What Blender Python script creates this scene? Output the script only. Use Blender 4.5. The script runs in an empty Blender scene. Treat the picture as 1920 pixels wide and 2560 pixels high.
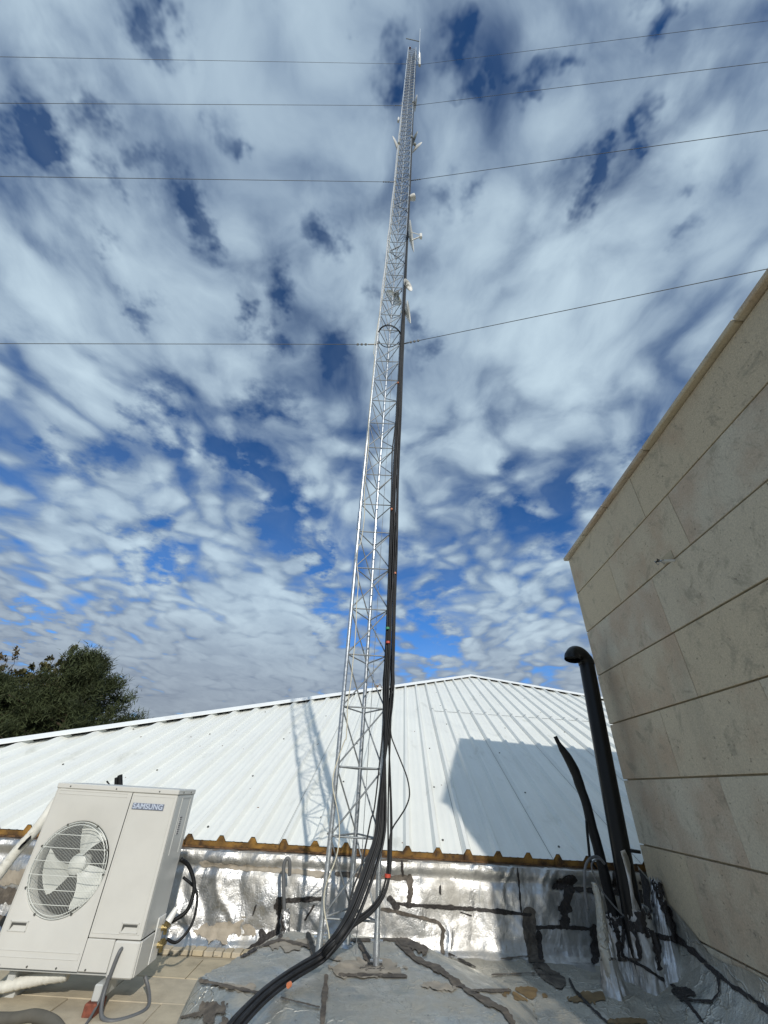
import bpy, math, random
from mathutils import Vector, noise
from mathutils.bvhtree import BVHTree
import numpy as np

scene = bpy.context.scene
COL = scene.collection
H = 1.27            # eye height above the roof deck; everything is laid out with the eye at z = 0, then lifted

# ------------------------------------------------------------------ camera
F_PX = 978.0
UPC = np.array([85., -1391., 978.]); UPC /= np.linalg.norm(UPC)
FWC = np.array([0, 0, 1.]) - UPC[2] * UPC; FWC /= np.linalg.norm(FWC)
RTC = np.cross(FWC, UPC)
if RTC[0] < 0: RTC = -RTC
def ray(x, y):
    d = np.array([x - 960, y - 1280, F_PX]); return np.array([d @ RTC, d @ FWC, d @ UPC]) / F_PX
def onz(x, y, z): r = ray(x, y); return Vector(r * (z / r[2]))
def ony(x, y, Y): r = ray(x, y); return Vector(r * (Y / r[1]))
def atd(x, y, d): return Vector(ray(x, y) * d)
def onplane(x, y, p0, n): r = ray(x, y); n = np.array(n); return Vector(r * ((np.array(p0) @ n) / (r @ n)))

cam_d = bpy.data.cameras.new('camera'); cam = bpy.data.objects.new('camera', cam_d); COL.objects.link(cam)
cam_d.sensor_fit = 'HORIZONTAL'; cam_d.sensor_width = 36; cam_d.lens = F_PX / 1920 * 36
cam_d.clip_start = 0.05; cam_d.clip_end = 3000
from mathutils import Matrix
M = Matrix(((RTC[0], -RTC[1], -RTC[2], 0), (FWC[0], -FWC[1], -FWC[2], 0), (UPC[0], -UPC[1], -UPC[2], 0), (0, 0, 0, 1)))
cam.matrix_world = M; cam.location = (0, 0, H)
scene.camera = cam

# ------------------------------------------------------------------ node helper
class NT:
    def __init__(s, tree): s.t = tree; s.n = tree.nodes; s.l = tree.links
    def node(s, typ, ins=None, **kw):
        n = s.n.new(typ)
        for k, v in kw.items(): setattr(n, k, v)
        if ins:
            for k, v in ins.items():
                sock = n.inputs[k]
                if isinstance(v, bpy.types.NodeSocket): s.l.new(v, sock)
                else: sock.default_value = v
        return n
    def math(s, op, a, b=None, c=None, clamp=False):
        ins = {0: a}
        if b is not None: ins[1] = b
        if c is not None: ins[2] = c
        return s.node('ShaderNodeMath', ins, operation=op, use_clamp=clamp).outputs[0]
    def vmath(s, op, a, b=None, out=0):
        ins = {0: a}
        if b is not None: ins[1] = b
        return s.node('ShaderNodeVectorMath', ins, operation=op).outputs[out]
    def vscale(s, a, k):
        n = s.node('ShaderNodeVectorMath', {0: a}, operation='SCALE')
        if isinstance(k, bpy.types.NodeSocket): s.l.new(k, n.inputs['Scale'])
        else: n.inputs['Scale'].default_value = k
        return n.outputs[0]
    def noise(s, vec, scale=5, detail=4, rough=.5, out=0, dist=0.0, lac=2.0):
        return s.node('ShaderNodeTexNoise', {'Vector': vec, 'Scale': scale, 'Detail': detail, 'Roughness': rough, 'Distortion': dist, 'Lacunarity': lac}).outputs[out]
    def map(s, v, a, b, c=0., d=1., smooth=True):
        return s.node('ShaderNodeMapRange', {0: v, 1: a, 2: b, 3: c, 4: d}, interpolation_type='SMOOTHSTEP' if smooth else 'LINEAR').outputs[0]
    def mix(s, f, a, b):
        n = s.node('ShaderNodeMix', data_type='RGBA')
        for k, v in ((0, f), (6, a), (7, b)):
            if isinstance(v, bpy.types.NodeSocket): s.l.new(v, n.inputs[k])
            else: n.inputs[k].default_value = v if k == 0 else (v[0], v[1], v[2], 1)
        return n.outputs[2]

# ------------------------------------------------------------------ world: Nishita sky with broken cloud layer
SUN = Vector((-.221, .854, -.472)).normalized()      # direction the light travels
sun_el = math.asin(-SUN.z); sun_az = math.atan2(-SUN.x, -SUN.y)   # azimuth from +Y towards +X
world = bpy.data.worlds.new('World'); scene.world = world; world.use_nodes = True
world.node_tree.nodes.clear(); W = NT(world.node_tree)
sky = W.node('ShaderNodeTexSky', sky_type='NISHITA')
sky.sun_disc = False; sky.sun_elevation = sun_el; sky.sun_rotation = sun_az
sky.altitude = 300; sky.air_density = 1.0; sky.dust_density = 0.3; sky.ozone_density = 3.0
tc = W.node('ShaderNodeTexCoord').outputs['Generated']
D = W.vmath('NORMALIZE', tc)
sp = W.node('ShaderNodeSeparateXYZ', {0: D}); dz = sp.outputs[2]
zz = W.math('ADD', W.math('MAXIMUM', dz, 0.0), 0.13)
P = W.node('ShaderNodeCombineXYZ', {0: W.math('DIVIDE', sp.outputs[0], zz), 1: W.math('DIVIDE', sp.outputs[1], zz), 2: 0.0}).outputs[0]
w1 = W.vmath('SUBTRACT', W.noise(P, 1.5, 3, .5, out=1), (.5, .5, .5))
w2 = W.vmath('SUBTRACT', W.noise(P, 5.0, 3, .5, out=1), (.5, .5, .5))
Pw = W.vmath('ADD', P, W.vmath('ADD', W.vscale(w1, .45), W.vscale(w2, .10)))
Ps = W.vmath('MULTIPLY', Pw, (1.0, .62, 1.0))
Pc = W.vmath('MULTIPLY', Pw, (1.0, .85, 1.0))
nA = W.noise(Ps, 2.2, 4, .5)
nB = W.noise(W.vmath('ADD', Pc, (7.3, 2.1, 0)), 7.0, 5, .52)
vor = W.node('ShaderNodeTexVoronoi', {'Vector': Pc, 'Scale': 11.0, 'Smoothness': .6}, feature='SMOOTH_F1').outputs[0]
nC = W.noise(W.vmath('ADD', Ps, (3.3, 9.1, 0)), .8, 2, .5)
# places where the layer is open (dx, dy px of the opening, radius)
GAPS = [(385,40,55,1),(425,110,55,1),(455,180,35,.7),(50,330,60,.9),(130,350,60,.9),(205,385,45,.9),(250,300,40,.6),(610,325,50,.8),(655,360,30,.8),
 (790,560,42,.9),(820,610,38,1),(960,215,36,.9),(948,120,30,.7),(1090,60,32,.5),(1130,120,42,.9),(1180,195,34,.9),(1240,150,26,.8),(1310,205,42,1),(1365,218,34,1),(1400,170,35,.6),(1630,80,50,1),(1660,50,45,.8),
 (1500,340,30,.7),(1610,300,45,.9),(1490,460,42,.9),(1480,400,40,.8),(1180,520,35,.9),(1110,500,40,.8),(1035,800,35,1),(1060,850,40,.8),(470,520,50,.9),(500,560,50,.7),(300,470,40,.7),(370,400,40,.6),(270,640,35,.7),(700,720,40,.9),
 (605,770,35,.9),(680,830,42,.8),(350,780,40,.8),(810,880,45,.6),(400,985,42,.8),(360,1050,40,.7),(700,1010,50,.9),(640,990,40,.7),(440,1115,45,.8),(150,1135,50,.7),(280,1130,50,.6),
 (600,1155,55,.9),(640,1180,30,.9),(540,1110,40,.6),(710,1215,60,.7),(730,1310,62,1),(790,1370,50,1),(690,1290,50,.8),(800,1385,35,1),(380,1330,40,.8),(320,1340,40,.6),(430,1400,50,.9),(370,1410,50,.7),
 (1000,1360,40,.5),(1385,1370,50,.7),(1330,1290,30,.6),(1430,1230,50,.7),(1480,1200,40,.7),(1580,1110,45,.8),(1240,1280,40,.6),(1270,1180,30,.4),(1040,1590,60,1),(960,1600,50,1),(1090,1610,50,.8),(1060,1500,35,.7),(815,1490,40,.8),(820,1550,36,.8),(1100,1460,40,.6),
 (100,1520,50,1),(30,1600,70,1),(100,1620,40,.8),(240,1560,40,.5),(190,1590,40,.6),(930,700,30,.6),(1460,545,40,.3),(1700,560,40,.6),(1790,460,40,.4)]
gw = W.vmath('SUBTRACT', W.noise(P, 9.0, 4, .6, out=1), (.5, .5, .5))
gw2 = W.vmath('SUBTRACT', W.noise(P, 3.0, 2, .5, out=1), (.5, .5, .5))
gw3 = W.vmath('SUBTRACT', W.noise(P, 24.0, 3, .6, out=1), (.5, .5, .5))
Dg = W.vmath('ADD', D, W.vmath('ADD', W.vscale(gw, .17), W.vmath('ADD', W.vscale(gw2, .10), W.vscale(gw3, .05))))
gap = None
for gx, gy, gr, gs in GAPS:
    a = Vector(ray(gx, gy)).normalized(); b = Vector(ray(gx + gr, gy)).normalized()
    dist = W.vmath('DISTANCE', Dg, tuple(a), out=1)
    v = W.map(dist, 0.0, (a - b).length * 1.55, gs, 0.0)
    gap = v if gap is None else W.math('ADD', gap, v)
gap = W.math('MINIMUM', gap, 1.0)
# thick places
THICK = [(1150,700,330,.8),(1500,820,300,.8),(120,760,260,.8),(1350,620,250,.6),(1750,420,220,.7),(1200,960,200,.5),(430,180,160,.3),(900,420,150,.4),(560,1590,300,.7),(700,1700,300,.7),(300,1540,160,.4),(1300,1640,200,.8),(150,1400,150,.5),(250,120,150,.4),(620,480,120,.3),(1320,330,150,.4),(80,1020,200,.5),
 (120,330,230,-.7),(330,420,200,-.75),(540,560,210,-.75),(720,760,190,-.45),(480,1000,220,-.35),(700,1080,240,-.35),(1100,140,210,-.15),(1380,150,150,-.6),(400,80,150,-.6),(930,180,130,-.5),(1480,400,130,-.5),(1320,1280,160,-.6),(720,1300,170,-.2),(1000,500,120,-.5)]
thick = None
for gx, gy, gr, gs in THICK:
    a = Vector(ray(gx, gy)).normalized(); b = Vector(ray(gx + gr, gy)).normalized()
    v = W.map(W.vmath('DISTANCE', Dg, tuple(a), out=1), 0.0, (a - b).length * 1.4, gs, 0.0)
    thick = v if thick is None else W.math('ADD', thick, v)
dens = W.math('ADD', W.math('MULTIPLY', nA, .80), W.math('MULTIPLY', nB, .62))
dens = W.math('ADD', dens, W.math('MULTIPLY', nC, .20))
dens = W.math('ADD', dens, W.math('MULTIPLY', thick, .13))
dens = W.math('ADD', dens, W.math('MULTIPLY', W.math('SUBTRACT', .42, vor), W.map(dz, .35, .90, .55, .30)))
dens = W.math('ADD', dens, W.map(dz, .36, .10, 0, .15))
dens = W.math('SUBTRACT', dens, W.math('MULTIPLY', gap, .23))
tex0 = W.noise(W.vmath('ADD', Ps, (5.5, 1.1, 0)), 4.5, 4, .55)
cov = W.map(dens, .47, .86)
cov = W.math('MAXIMUM', cov, W.map(tex0, .3, .8, .0, .20))
thk = W.map(dens, .66, 1.05)
# lit texture of the underside
tex = W.noise(W.vmath('ADD', Ps, (1.7, 4.4, 0)), 3.6, 6, .6)
bright = W.math('ADD', W.math('MULTIPLY', thk, .55), W.math('MULTIPLY', W.map(tex, .3, .72), .45), clamp=True)
bright = W.math('MULTIPLY', bright, W.map(dz, .10, .34, .60, 1.0))
low = W.map(dz, .05, .42)          # cloud bases grow greyer towards the horizon
c_dim = W.mix(low, (1.65, 1.85, 2.25), (1.7, 2.45, 3.6))
c_bri = W.mix(low, (3.9, 4.4, 4.8), (5.2, 6.5, 7.4))
cloud = W.mix(bright, c_dim, c_bri)
bl = W.mix(W.map(dz, .1, .95), (.40, .82, 1.30), (.17, .46, .74))
blue = W.node('ShaderNodeMix', {0: 1.0, 6: sky.outputs[0], 7: bl}, data_type='RGBA', blend_type='MULTIPLY').outputs[2]
skyc = W.mix(W.math('MULTIPLY', cov, .96), blue, cloud)
bg = W.node('ShaderNodeBackground', {'Color': skyc, 'Strength': .1})
W.node('ShaderNodeOutputWorld', {'Surface': bg.outputs[0]})

sun_d = bpy.data.lights.new('sun', 'SUN'); sun_d.energy = 2.75; sun_d.angle = math.radians(.9); sun_d.color = (1, .945, .86)
sun = bpy.data.objects.new('sun', sun_d); COL.objects.link(sun)
sun.rotation_euler = SUN.to_track_quat('-Z', 'Y').to_euler()
vs = scene.view_settings; vs.view_transform = 'Standard'; vs.look = 'None'; vs.exposure = 0.18; vs.gamma = 1; vs.use_curve_mapping = False

# ------------------------------------------------------------------ materials
def mat(name, base=(.5, .5, .5), rough=.6, metal=0., var=.0, vscale=4., bump=0., bscale=30., dirt=None, dscale=2., damt=.5, spec=.5, stretch=(1, 1, 1), obj_rand=0., rough_var=0., bdist=.01):
    m = bpy.data.materials.new(name); m.use_nodes = True; t = NT(m.node_tree); t.n.clear()
    co = t.node('ShaderNodeTexCoord').outputs['Object']
    geo = t.node('ShaderNodeNewGeometry').outputs['Position']
    v = t.vmath('MULTIPLY', geo, stretch)
    n1 = t.noise(v, vscale, 5, .6)
    col = t.mix(t.map(n1, .3, .7), tuple(c * (1 - var) for c in base), tuple(min(1, c * (1 + var)) for c in base))
    if dirt:
        nd = t.noise(v, dscale, 7, .62)
        col = t.mix(t.map(nd, .62 - .3 * damt, .78 - .2 * damt, 0, min(1., .4 + damt)), col, dirt)
    if obj_rand:
        oi = t.node('ShaderNodeObjectInfo').outputs['Random']
        hsv = t.node('ShaderNodeHueSaturation', {'Color': col, 'Value': t.map(oi, 0, 1, 1 - obj_rand, 1 + obj_rand, False), 'Saturation': t.map(t.math('FRACT', t.math('MULTIPLY', oi, 7.31)), 0, 1, .85, 1.12, False)})
        col = hsv.outputs[0]
    b = t.node('ShaderNodeBsdfPrincipled', {'Base Color': col, 'Metallic': metal, 'Roughness': rough, 'Specular IOR Level': spec})
    if rough_var:
        t.l.new(t.map(t.noise(v, vscale * 1.7, 4, .6), .3, .7, max(.05, rough - rough_var), min(1, rough + rough_var)), b.inputs['Roughness'])
    if bump:
        bn = t.noise(v, bscale, 6, .65)
        bp = t.node('ShaderNodeBump', {'Height': bn, 'Strength': bump, 'Distance': bdist})
        t.l.new(bp.outputs[0], b.inputs['Normal'])
    t.node('ShaderNodeOutputMaterial', {'Surface': b.outputs[0]})
    m['nt'] = 1
    return m

def foil_mat(name, dull=0.0, base=(.60, .605, .605), seed=0.):
    """aluminium faced bitumen membrane: wrinkled, fibre grid, oxidised and dirty in patches"""
    m = bpy.data.materials.new(name); m.use_nodes = True; t = NT(m.node_tree); t.n.clear()
    g = t.vmath('ADD', t.node('ShaderNodeNewGeometry').outputs['Position'], (seed, seed * .7, 0))
    big = t.noise(g, 1.6, 5, .6); mid = t.noise(g, 6, 6, .65); drip = t.noise(t.vmath('MULTIPLY', g, (9, 9, 1.2)), 1.0, 5, .6)
    spots = t.noise(g, 38, 3, .5)
    dirt = t.math('ADD', t.map(t.math('ADD', t.math('MULTIPLY', big, .6), t.math('MULTIPLY', mid, .4)), .42, .66), t.math('MULTIPLY', t.map(drip, .5, .72), .35), clamp=True)
    dirt = t.math('MULTIPLY', dirt, .55 + dull * .15, clamp=True)
    c = t.mix(t.map(mid, .3, .7), base, tuple(x * .78 for x in base))
    c = t.mix(dirt, c, (.40, .375, .31))
    c = t.mix(t.map(spots, .72, .78, 0, .6), c, (.06, .055, .05))
    if dull:
        bl2 = t.noise(t.vmath('ADD', g, (3, 8, 1)), 3.2, 8, .7); c = t.mix(t.map(bl2, .54, .66, 0, .6), c, (.36, .385, .36)); c = t.mix(t.map(t.noise(g, 5.5, 8, .72), .56, .66, 0, .7), c, (.46, .43, .36)); c = t.mix(t.map(t.noise(g, 22, 6, .75), .62, .70, 0, .7), c, (.12, .10, .08))
    rough = t.math('ADD', t.map(mid, .3, .7, (.33 + dull * .1), (.50 + dull * .1)), t.math('MULTIPLY', dirt, .35))
    metal = t.map(dirt, 0, 1, 1.0 - dull * .2, .35)
    b = t.node('ShaderNodeBsdfPrincipled', {'Base Color': c, 'Metallic': metal, 'Roughness': rough})
    wr = t.noise(t.vmath('MULTIPLY', g, (1, 1, .5)), 8.5, 5, .52, dist=.9)
    vor = t.node('ShaderNodeTexVoronoi', {'Vector': t.vmath('ADD', g, t.vscale(t.noise(g, 7, 3, .5, out=1), .25)), 'Scale': 13.}, feature='DISTANCE_TO_EDGE').outputs[0]
    fib = t.noise(t.vmath('MULTIPLY', g, (160, 160, 25)), 1.0, 2, .5)
    fib2 = t.noise(t.vmath('MULTIPLY', g, (25, 25, 190)), 1.0, 2, .5)
    hgt = t.math('ADD', t.math('MULTIPLY', wr, 1.0 - .5 * dull), t.math('MULTIPLY', t.map(vor, 0, .10, 0, 1), .05 * (1 - dull)))
    hgt = t.math('ADD', hgt, t.math('MULTIPLY', t.math('ADD', fib, fib2), .05))
    cr = t.noise(g, 30, 4, .6, dist=1.5); hgt = t.math('ADD', hgt, t.math('MULTIPLY', cr, .22))
    if dull:
        vl = t.node('ShaderNodeTexVoronoi', {'Vector': t.vmath('ADD', g, t.vscale(t.noise(g, 3, 4, .6, out=1), .6)), 'Scale': 3.5}, feature='DISTANCE_TO_EDGE').outputs[0]
        hgt = t.math('ADD', hgt, t.math('MULTIPLY', t.map(vl, 0, .05, 1, 0), .35))
    bp = t.node('ShaderNodeBump', {'Height': hgt, 'Strength': .66 - .2 * dull, 'Distance': .016 + .012 * (dull > 0)})
    t.l.new(bp.outputs[0], b.inputs['Normal'])
    t.node('ShaderNodeOutputMaterial', {'Surface': b.outputs[0]})
    return m

def stone_mat():
    m = bpy.data.materials.new('limestone'); m.use_nodes = True; t = NT(m.node_tree); t.n.clear()
    g = t.node('ShaderNodeNewGeometry').outputs['Position']
    oi = t.node('ShaderNodeObjectInfo').outputs['Random']
    off = t.node('ShaderNodeCombineXYZ', {0: t.math('MULTIPLY', oi, 37.), 1: t.math('MULTIPLY', oi, 91.), 2: t.math('MULTIPLY', oi, 53.)}).outputs[0]
    v = t.vmath('ADD', g, off)
    big = t.noise(v, 1.7, 4, .6); vein = t.noise(v, 4.5, 9, .75, dist=.6); grain = t.noise(v, 85, 4, .7); pit = t.noise(v, 34, 3, .6)
    r2 = t.math('FRACT', t.math('MULTIPLY', oi, 5.71))
    base = t.mix(r2, (.64, .54, .375), (.65, .60, .475))
    pink = t.map(t.math('ADD', big, t.math('MULTIPLY', t.math('FRACT', t.math('MULTIPLY', oi, 11.3)), .28)), .58, .86)
    c = t.mix(t.math('MULTIPLY', pink, .55), base, (.50, .33, .215))
    c = t.mix(t.map(vein, .52, .66, 0, .6), c, (.31, .275, .20))
    c = t.mix(t.map(grain, .3, .7, 0, .75), c, t.mix(.5, c, (.22, .19, .15)))
    c = t.mix(t.map(pit, .66, .75, 0, .7), c, (.17, .15, .12))
    streak = t.noise(t.vmath('MULTIPLY', g, (6, 2.5, .45)), 1.0, 6, .65)
    c = t.mix(t.map(streak, .50, .85, 0, .35), c, (.20, .19, .16))
    b = t.node('ShaderNodeBsdfPrincipled', {'Base Color': c, 'Roughness': .82, 'Specular IOR Level': .3})
    hh = t.math('ADD', t.math('MULTIPLY', grain, .5), t.math('SUBTRACT', t.math('MULTIPLY', vein, .5), t.map(pit, .64, .72, 0, .6)))
    bp = t.node('ShaderNodeBump', {'Height': hh, 'Strength': .9, 'Distance': .008}); t.l.new(bp.outputs[0], b.inputs['Normal'])
    t.node('ShaderNodeOutputMaterial', {'Surface': b.outputs[0]})
    return m

M_STONE = stone_mat()
M_MORTAR = mat('mortar', (.42, .36, .25), .9, var=.15, bump=.3, bscale=60)
M_ROOF = mat('white_sheet', (.80, .81, .76), .42, metal=0.0, var=.03, vscale=2.5, dirt=(.50, .50, .44), dscale=3.5, damt=.12, stretch=(1, .45, .45), bump=.06, bscale=9, bdist=.02)
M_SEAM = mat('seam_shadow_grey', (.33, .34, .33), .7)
M_CAP = mat('white_flashing', (.84, .86, .85), .4, var=.03, dirt=(.5, .5, .45), damt=.08)
M_FOAM = mat('aged_foam', (.36, .195, .045), .85, var=.4, vscale=14, dirt=(.07, .04, .02), dscale=7, damt=.75, bump=.6, bscale=60)
M_RUST = mat('rusty_edge', (.16, .085, .035), .85, var=.4, vscale=18, dirt=(.03, .02, .015), dscale=12, damt=.5, bump=.3)
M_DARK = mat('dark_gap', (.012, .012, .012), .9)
M_FASCIA = mat('grey_fascia', (.10, .105, .10), .6, var=.2)
M_GALV = mat('galvanised_steel', (.52, .56, .60), .38, metal=.85, var=.16, vscale=25, rough_var=.12, dirt=(.40, .38, .33), dscale=12, damt=.15, bump=.05)
M_GALVD = mat('galvanised_rod', (.27, .29, .30), .55, metal=.6, var=.15, vscale=30)
M_BLACK = mat('black_rubber', (.007, .0075, .008), .55, var=.3, vscale=30, spec=.3, bump=.4, bscale=25)
M_CABLE = mat('black_cable_sheath', (.016, .017, .019), .55, var=.3, vscale=12, spec=.4)
M_GREYC = mat('grey_cable_sheath', (.12, .125, .13), .5, var=.2)
M_WHITEC = mat('cream_cable_sheath', (.58, .55, .44), .5, var=.1)
M_TAR = mat('bitumen', (.022, .018, .016), .55, var=.5, vscale=30, bump=1.0, bscale=45, rough_var=.2)
M_TARB = mat('weathered_bitumen', (.115, .098, .078), .8, var=.35, vscale=16, bump=.8, bscale=40, dirt=(.05, .042, .036), dscale=10, damt=.5)  # also paints the dark recessed band at the parapet's left end
M_STAIN = mat('brown_stain', (.20, .135, .06), .6, metal=.2, var=.25, vscale=10)
M_DUST = mat('dust_film', (.34, .30, .24), .75, metal=.1, var=.2, vscale=9, bump=.3)
M_FOIL = foil_mat('aluminium_foil_membrane', .0)
M_FOIL2 = foil_mat('dull_foil_membrane', .3, (.66, .645, .575), 5.)
M_FOIL3 = foil_mat('floor_foil_membrane', .35, (.62, .60, .53), 11.)
M_AC = mat('painted_casing', (.58, .575, .535), .42, var=.025, vscale=6, bump=.05, bscale=300, bdist=.001)
M_ACD = mat('casing_side', (.50, .51, .49), .3, var=.03)
M_FAN = mat('fan_plastic', (.64, .66, .62), .4, var=.04)
M_VOID = mat('dark_inside', (.004, .005, .008), .8, spec=.1)  # near-black colour stands in for the shade inside the fan housing
M_SCREW = mat('screw_steel', (.12, .12, .11), .5, metal=.5)  # also the colour of the shadow painted on the hand grips
M_BRASS = mat('brass', (.28, .22, .10), .4, metal=.8, var=.3, vscale=60)
M_WHITEP = mat('white_plastic', (.72, .72, .69), .35, var=.03)
M_TAPE = mat('white_pipe_tape', (.70, .69, .62), .55, var=.08, vscale=14, dirt=(.22, .2, .16), dscale=14, damt=.25, bump=.5, bscale=35)
M_BADGE = mat('badge_plate', (.26, .29, .37), .3, metal=.4)
M_BLUE = mat('badge_letters', (.50, .56, .66), .35)
M_LABEL = mat('sticker', (.6, .6, .58), .5); M_PRINT = mat('sticker_print', (.12, .12, .13), .5)
M_PLATE = mat('red_primer', (.20, .06, .035), .8, var=.3, vscale=40)
M_TILE = mat('stone_floor', (.47, .405, .29), .85, var=.14, vscale=5, dirt=(.25, .22, .16), dscale=2.4, damt=.35, bump=.35, bscale=40, obj_rand=.035)
M_GROUT = mat('floor_grout', (.37, .32, .23), .9, var=.2)
M_DISH = mat('antenna_white', (.72, .72, .68), .4, var=.05, vscale=9)
M_DISHG = mat('antenna_grey', (.25, .27, .25), .5)
M_VENT = mat('black_pipe', (.004, .0045, .005), .33, var=.2, spec=.35)
M_RED = mat('red_clip', (.50, .07, .04), .5); M_ORANGE = mat('orange_clip', (.55, .19, .09), .5); M_GREEN = mat('green_clip', (.04, .25, .12), .5)
M_PINE = mat('pine_needles', (.046, .058, .024), .7, var=.5, vscale=.9, spec=.2)
M_LEAF = mat('autumn_leaves', (.105, .082, .045), .7, var=.6, vscale=1.3, spec=.2)
M_LEAF2 = mat('olive_leaves', (.085, .08, .035), .7, var=.5, vscale=1.3, spec=.2)
M_BARK = mat('bark', (.10, .075, .05), .9, var=.3, vscale=8, bump=.8, bscale=20)
M_GROUND = mat('ground', (.16, .14, .10), .9, var=.25, vscale=.3, dirt=(.07, .08, .04), dscale=.08, damt=.5)
M_PLASTER = mat('plaster', (.40, .37, .31), .9, var=.08)

# ------------------------------------------------------------------ mesh helpers
class MB:
    def __init__(s): s.v = []; s.f = []
    def add(s, vs, fs):
        o = len(s.v); s.v += [tuple(v) for v in vs]; s.f += [tuple(i + o for i in f) for f in fs]; return s
    def box(s, c, size, ax=None, bev=0.0):
        c = Vector(c); ax = ax or (Vector((1, 0, 0)), Vector((0, 1, 0)), Vector((0, 0, 1)))
        hx, hy, hz = [k / 2 for k in size]
        if bev <= 0:
            vs = [c + ax[0] * (sx * hx) + ax[1] * (sy * hy) + ax[2] * (sz * hz) for sx in (-1, 1) for sy in (-1, 1) for sz in (-1, 1)]
            return s.add(vs, [(0, 1, 3, 2), (4, 6, 7, 5), (0, 4, 5, 1), (2, 3, 7, 6), (0, 2, 6, 4), (1, 5, 7, 3)])
        idx = {}; vs = []
        for sx in (-1, 1):
            for sy in (-1, 1):
                for sz in (-1, 1):
                    for a in range(3):
                        e = [hx - bev, hy - bev, hz - bev]; e[a] += bev
                        idx[(sx, sy, sz, a)] = len(vs)
                        vs.append(c + ax[0] * (sx * e[0]) + ax[1] * (sy * e[1]) + ax[2] * (sz * e[2]))
        fs = []
        for a in range(3):
            b, c2 = (a + 1) % 3, (a + 2) % 3
            for sg in (-1, 1):
                q = []
                for (p, r) in ((-1, -1), (1, -1), (1, 1), (-1, 1)):
                    k = [0, 0, 0]; k[a] = sg; k[b] = p; k[c2] = r; q.append(idx[(*k, a)])
                fs.append(tuple(q if sg > 0 else q[::-1]))
            for p in (-1, 1):
                for r in (-1, 1):
                    # edge along a, between faces b and c2
                    k0 = [0, 0, 0]; k1 = [0, 0, 0]; k0[a] = -1; k1[a] = 1; k0[b] = k1[b] = p; k0[c2] = k1[c2] = r
                    q = (idx[(*k0, b)], idx[(*k1, b)], idx[(*k1, c2)], idx[(*k0, c2)])
                    fs.append(q if p * r > 0 else q[::-1])
        for sx in (-1, 1):
            for sy in (-1, 1):
                for sz in (-1, 1):
                    q = (idx[(sx, sy, sz, 0)], idx[(sx, sy, sz, 1)], idx[(sx, sy, sz, 2)])
                    fs.append(q if sx * sy * sz > 0 else q[::-1])
        return s.add(vs, fs)
    def tube(s, pts, r, seg=8, caps=True, closed=False):
        pts = [Vector(p) for p in pts]; n = len(pts)
        rs = r if isinstance(r, (list, tuple)) else [r] * n
        o = len(s.v); ref = None
        for i, p in enumerate(pts):
            if closed: t = pts[(i + 1) % n] - pts[i - 1]
            else: t = pts[min(i + 1, n - 1)] - pts[max(i - 1, 0)]
            t = t.normalized() if t.length > 1e-9 else Vector((0, 0, 1))
            if ref is None: ref = t.orthogonal().normalized()
            ref = (ref - t * ref.dot(t)); ref = ref.normalized() if ref.length > 1e-6 else t.orthogonal().normalized()
            b = t.cross(ref)
            for k in range(seg):
                a = 2 * math.pi * k / seg
                s.v.append(tuple(p + (ref * math.cos(a) + b * math.sin(a)) * rs[i]))
        m = n if closed else n - 1
        for i in range(m):
            j = (i + 1) % n
            for k in range(seg):
                k2 = (k + 1) % seg
                s.f.append((o + i * seg + k, o + i * seg + k2, o + j * seg + k2, o + j * seg + k))
        if caps and not closed:
            s.f.append(tuple(o + k for k in range(seg))[::-1]); s.f.append(tuple(o + (n - 1) * seg + k for k in range(seg)))
        return s
    def cyl(s, a, b, r, seg=12, r2=None): return s.tube([a, b], [r, r if r2 is None else r2], seg)
    def lathe(s, o, ax, prof, seg=24):
        """prof: list of (radius, height along ax)"""
        o = Vector(o); ax = Vector(ax).normalized(); u = ax.orthogonal().normalized(); w = ax.cross(u); b0 = len(s.v)
        for r, h in prof:
            for k in range(seg):
                a = 2 * math.pi * k / seg; s.v.append(tuple(o + ax * h + (u * math.cos(a) + w * math.sin(a)) * r))
        for i in range(len(prof) - 1):
            for k in range(seg):
                k2 = (k + 1) % seg; s.f.append((b0 + i * seg + k, b0 + i * seg + k2, b0 + (i + 1) * seg + k2, b0 + (i + 1) * seg + k))
        return s
    def grid(s, rows):
        o = len(s.v); m = len(rows[0])
        for r in rows: s.v += [tuple(p) for p in r]
        for i in range(len(rows) - 1):
            for j in range(m - 1): s.f.append((o + i * m + j, o + i * m + j + 1, o + (i + 1) * m + j + 1, o + (i + 1) * m + j))
        return s

def obj(name, mb, material, parent=None, smooth=False, angle=None, label=None, cat=None, group=None, kind=None):
    me = bpy.data.meshes.new(name)
    V = np.array(mb.v, dtype=float).reshape(-1, 3)
    if parent is not None:
        loc = Vector((0, 0, 0)); q = parent
        while q is not None: loc += q.location; q = q.parent
        off = loc; myloc = Vector((0, 0, 0))
    else:
        off = Vector(((V[:, 0].min() + V[:, 0].max()) / 2, (V[:, 1].min() + V[:, 1].max()) / 2, V[:, 2].min())); myloc = off
    me.from_pydata((V - np.array(off)).tolist(), [], mb.f); me.update()
    if material: me.materials.append(material)
    if smooth:
        me.polygons.foreach_set('use_smooth', [True] * len(me.polygons))
        if angle: me.set_sharp_from_angle(angle=math.radians(angle))
    o = bpy.data.objects.new(name, me); o.location = myloc; COL.objects.link(o)
    if parent is not None: o.parent = parent
    tag(o, label, cat, group, kind)
    return o
def tag(o, label=None, cat=None, group=None, kind=None):
    if label: o['label'] = label
    if cat: o['category'] = cat
    if group: o['group'] = group
    if kind: o['kind'] = kind
    return o
def thing(name, loc, label, cat, group=None, kind=None):
    o = bpy.data.objects.new(name, None); o.empty_display_size = .1; o.location = loc; COL.objects.link(o)
    return tag(o, label, cat, group, kind)
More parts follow.
